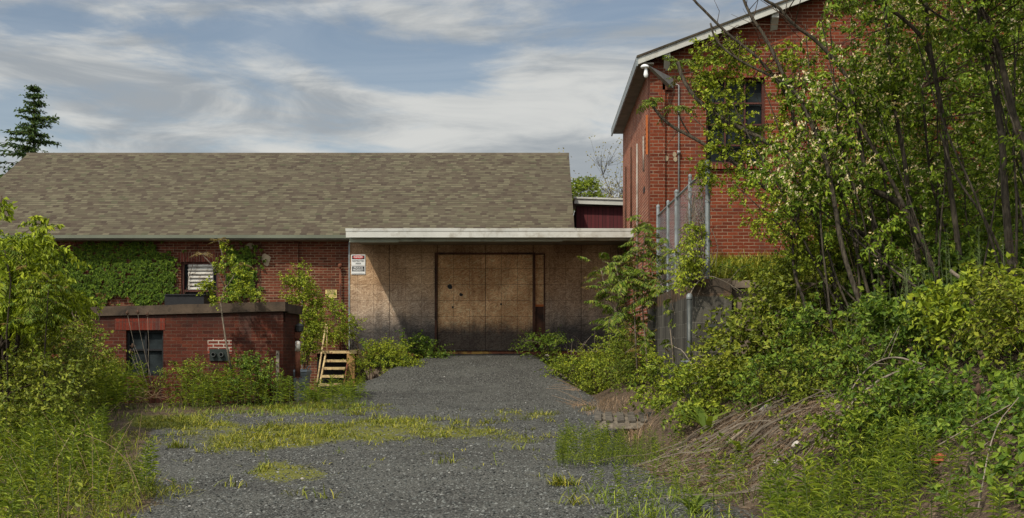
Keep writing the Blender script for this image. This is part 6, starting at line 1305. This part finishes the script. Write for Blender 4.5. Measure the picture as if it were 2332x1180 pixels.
F = np.array([[0, 2, 4], [2, 1, 4], [1, 3, 4], [3, 0, 4], [2, 0, 5], [1, 2, 5], [3, 1, 5], [0, 3, 5]]); g = G(); g.tris(V, (np.arange(n_)[:, None, None] * 6 + F[None]).reshape(-1, 3)); stuff('loose_gravel', g, [L['stones']])

# ---- broad strap-leaved plants
def rosette(label, px, py, k, ln, wd, up=.9, Y=None):
    c0 = hit(px, py); g = G(); a = rng.uniform(0, 6.28, k); D = np.stack([np.cos(a), np.sin(a), np.full(k, up) * rng.uniform(.6, 1.7, k)], -1); blades(g, np.repeat(c0[None], k, 0) + rng.normal(0, .02, (k, 3)) * [1, 1, 0], D, ln * rng.uniform(.7, 1.15, k), wd * rng.uniform(.7, 1.2, k), 0, rng.uniform(.2, .7, k))
    return tag(g.build('dock_plant', L['dock']), label, 'plant', 'broad leaved dock plants')
rosette('dock plant with long strap leaves in front of the yellow steps', 790, 900, 20, .62, .085, .7)
rosette('upright dock plant between the trash bin and steps', 722, 915, 18, .55, .075, 1.5)
rosette('dock plant with tall pale leaves at the bank foot right of the pallet', 1610, 985, 13, .55, .075, 1.8)
rosette('dock plant with wide leaves at the edge of the bare litter bank', 1690, 1030, 12, .42, .065, 1.0)
rosette('large toothed dock plant on the bank below the dead branches', 1960, 1070, 12, .48, .07, 1.4)
rosette('dock plant at the bottom edge in the right weeds', 1580, 1170, 11, .38, .05, 1.5)
rosette('short dock plant by the slim sapling foot', 460, 905, 12, .4, .05, 1.2)
# ---- teasel stalks
def teasel(label, base, tip, group, head=.028):
    g = G(); t = thing('teasel_stalk', tuple(base), label, 'dry plant', group); pa = stem_path(base, tip, 6, .04); g.tube(pa, np.linspace(.006, .003, 6), 5); g.build('stalk', L['stick' if group.startswith('dead') else 'teasel'], t)
    g = G(); g.lathe(tip, [(.004, -.03), (head * .75, -.015), (head, .015), (head * .7, .05), (.004, .07)], 9)
    for k in range(7): a = k * .9; g.bar((tip[0], tip[1], tip[2] - .02), (tip[0] + .06 * math.cos(a), tip[1] + .06 * math.sin(a), tip[2] + .03), .004, .004)
    g.build('seed_head', L['teasel'], t)
Y = 24.9
for lab, a, b in (('leftmost dead teasel before the outbuilding window', (340, 890), (290, 715)), ('tallest dead teasel before the outbuilding window', (345, 890), (314, 713)), ('dead teasel against the bricks over the window', (342, 880), (336, 718)), ('short dead teasel low in the dark window pane', (320, 860), (297, 803)), ('dead teasel of middle height at the left pane', (318, 840), (302, 790))):
    teasel(lab, P(*a, Y), P(*b, Y), 'dead teasels by the outbuilding window')
for lab, a, b, Y in (('tall teasel with a brown seed head on the right bank', (2215, 1060), (2228, 893), 9.6), ('teasel with bent stem lower on the right bank', (2275, 1090), (2268, 1014), 9.4), ('lone teasel head low beside the stick at the bank foot', (1832, 1160), (1800, 1112), 10.2)):
    q = P(*a, Y); q[2] = H(q[0], q[1]) - .03; teasel(lab, q, P(*b, Y), 'brown teasels on the right bank', .024)
# ---- seed stalks in front of the trunks
for k, (px, lab) in enumerate(((2075, 'tall feathery green seed stalk before the dark trunks'),)):
    g = G(); gl = G(); xs_ = rng.uniform(3.6, 5.0, 34); ys_ = rng.uniform(13.2, 15.2, 34); S = np.stack([xs_, ys_, hgt(xs_, ys_)], -1); ln = rng.uniform(.5, 1.0, 34); D = unit(UP + rng.normal(0, .10, (34, 3))); twigs(g, curve_pts(S, D, ln, 4, np.full(34, .02)), .004, .002)
    for s_ in np.linspace(.35, .98, 22):
        q = S + D * (ln * s_)[:, None]; e = q + unit(rng.normal(0, 1, q.shape) * [1, 1, 0] + UP * 1.2) * .06; twigs(g, np.stack([q, e], 1), .0018, .001)
    stuff('seed_stalks', g, [m_plain('green_seed_stalk', (.10, .13, .045), .7)])

# ---- dead branches, sticks, rubble
def branch(label, pts, r_, mat='stick', name='dead_branch', sub=0, group=None, cat='branch'):
    g = G(); q = smooth(np.array(pts)); g.tube(q, np.linspace(r_, r_ * .45, len(q)), 7)
    for k in range(sub):
        s_ = q[rng.integers(len(q) // 4, len(q))]; e = s_ + rng.normal(0, .22, 3) + UP * .06; g.tube(stem_path(s_, e, 4, .1), np.linspace(r_ * .35, .002, 4), 5)
    return tag(g.build(name, L[mat]), label, cat, group)
def onb(px, py, lift=.05, **k): q = hit(px, py, **k); q[2] += lift; return q
branch('pale broken branch propped among the trunks on the right', [P(2165, 617, 14.3), P(2215, 655, 14.0), P(2262, 692, 13.7), P(2335, 765, 13.3)], .024, 'bark_pale', sub=1, group='dead branches on the bank')
branch('long dark dead branch lying down the litter bank', [onb(2090, 905), onb(1960, 960, .1), onb(1880, 1010, .08), onb(1780, 1062)], .028, 'bark', sub=12, group='dead branches on the bank')
branch('thin pale dead branch above the dark one on the litter bank', [onb(2110, 868, .12), onb(2020, 895, .2), onb(1930, 960, .15), onb(1880, 1030)], .016, 'stick', sub=10, group='dead branches on the bank')
branch('grey dead branch arching over the nettles, uppermost of the pile', [onb(2100, 876, .2), onb(2030, 876, .3), onb(1970, 895, .25), onb(1920, 930)], .011, 'stick', sub=8, group='dead branches on the bank')
branch('straight pale cane slanting across the right weeds past the brick lump', [onb(2070, 1090, .12), onb(2160, 1060, .2), onb(2300, 1000, .25)], .009, 'stick', group='dead canes on the right bank')
branch('second pale cane low in the right weeds', [onb(2210, 1070, .1), onb(2310, 1032, .2)], .008, 'stick', group='dead canes on the right bank')
branch('upright dry cane leaning by the right edge', [onb(2228, 1175, .05), onb(2260, 1090, .35), onb(2320, 1030, .4)], .007, 'stick', group='dead canes on the right bank')
branch('short peeled stick on the ground at the bank foot', [onb(1745, 1140, .02), onb(1815, 1130, .03)], .012, 'bark_pale', 'dead_stick', cat='stick')
branch('bleached stick lying at the gravel edge right of the ramp', [P(1290, 862, 28.6), P(1275, 850, 28.8), P(1245, 838, 29.2)], .03, 'bark_pale', 'dead_log', cat='log')
branch('pale plank like log on the litter bank above the dock plant', [onb(1655, 1022, .05), onb(1695, 992, .06)], .028, 'bark_pale', 'dead_log', cat='log')
for lab, pts in (('arching dry cane bending over the near left weeds', [(330, 1150), (300, 1060), (250, 1010), (190, 990)]), ('dry cane leaning right in the near left weeds', [(230, 1150), (255, 1040), (300, 960)]), ('thin arched straw stem at the weed tip on the gravel', [(420, 1115), (370, 1085), (320, 1090)])):
    q = [hit(*pts[0])]; Y = q[0][1]; q += [P(a, b, Y + .05) for a, b in pts[1:]]; branch(lab, q, .0035, 'straw', 'dry_cane', group='dry canes at the left', cat='cane')
branch('bare dark twig standing in the bramble at the left', [P(45, 865, 19), P(52, 815, 19), P(105, 780, 19)], .012, 'twig', 'bare_twig', sub=4, cat='twig')
branch('grey dead stem leaning at the block wall foot', [P(1610, 900, 16.6), P(1560, 800, 16.8), P(1535, 790, 16.9)], .010, 'stick', 'bare_twig', sub=5, cat='twig')
branch('dead grey vine looping over the pier top beside the fence post', [P(1565, 690, 17.7), P(1580, 650, 17.7), P(1610, 625, 17.8), P(1650, 640, 17.8), P(1690, 665, 17.8)], .009, 'stick', 'bare_twig', sub=6, cat='twig')
g = G(); S = np.array([P(1330 + rng.normal(0, 45), 800 + rng.normal(0, 12), 30.2) for _ in range(26)]); D = unit(rng.normal(0, .8, S.shape) + UP * .9); twigs(g, curve_pts(S, D, rng.uniform(.3, .7, 26), 5, np.full(26, .25)), .006, .002); tag(g.build('dead_brush', L['stick']), 'bare grey dead brush standing before the right board wall', 'brush', kind='stuff')
g = G(); S = np.array([P(330 + rng.normal(0, 22), 905 + rng.normal(0, 8), 24.7) for _ in range(40)]); D = unit(rng.normal(0, .8, S.shape) + UP * .7); twigs(g, curve_pts(S, D, rng.uniform(.2, .6, 40), 5, np.full(40, .3)), .005, .002); tag(g.build('dead_brush', L['straw']), 'dry straw coloured brush below the outbuilding window', 'brush', kind='stuff')
g = G(); S = np.array([onb(1290 + 55 * rng.random(), 870 + 25 * rng.random(), .02, y0=25) for _ in range(30)]); D = unit(rng.normal(0, .3, S.shape) + [-.8, .3, .15]); twigs(g, curve_pts(S, D, rng.uniform(.3, .8, 30), 4, np.full(30, .05)), .005, .002); tag(g.build('dead_brush', L['straw']), 'pale cut straw lying along the right rim of the ramp', 'brush', kind='stuff')
def rock(name, label, cat, c0, r, mat, group=None):
    bm = bmesh.new(); bmesh.ops.create_icosphere(bm, subdivisions=2, radius=1.0)
    for v_ in bm.verts:
        q = Vector([round(x * 1.6) / 1.6 for x in v_.co]); v_.co = (v_.co * .45 + q * .55) * (1 + .22 * (rng.random() - .5)); v_.co = Vector((v_.co.x * r[0], v_.co.y * r[1], v_.co.z * r[2])) + Vector(c0)
    me = bpy.data.meshes.new(name); bm.to_mesh(me); bm.free(); me.materials.append(M[mat]); o = bpy.data.objects.new(name, me); C.objects.link(o); return tag(o, label, cat, group)
for lab, px, py, r, m_, nm in (('white concrete chunk at the lower end of the dark dead branch', 1768, 1058, (.05, .07, .05), 'stone', 'concrete_chunk'), ('flat white concrete shard lying on the litter bank', 1815, 1018, (.05, .10, .06), 'stone', 'concrete_chunk'), ('pale concrete lump in the nettles beside the dead branch pile', 2095, 905, (.11, .08, .07), 'stone', 'concrete_chunk'), ('reddish broken brick lump under the pale cane', 2140, 1050, (.10, .07, .05), 'brick_chunk', 'brick_lump'),
                           ('broken orange brick in the weeds at the right edge', 2312, 940, (.07, .05, .05), 'brick_chunk', 'brick_lump'), ('small grey stone at the top right of the ramp', 1246, 815, (.09, .08, .09), 'stone', 'stone_block'), ('small white stone by the moss patch on the gravel', 688, 1091, (.022, .022, .014), 'stone', 'white_stone'), ('pale rock showing in the nettles above the litter', 1745, 935, (.07, .06, .06), 'stone', 'concrete_chunk')):
    q = hit(px, py) if py > 830 else P(px, py, 31.6); rock(nm, lab, 'brick' if 'brick' in nm else 'stone', q, r, m_)
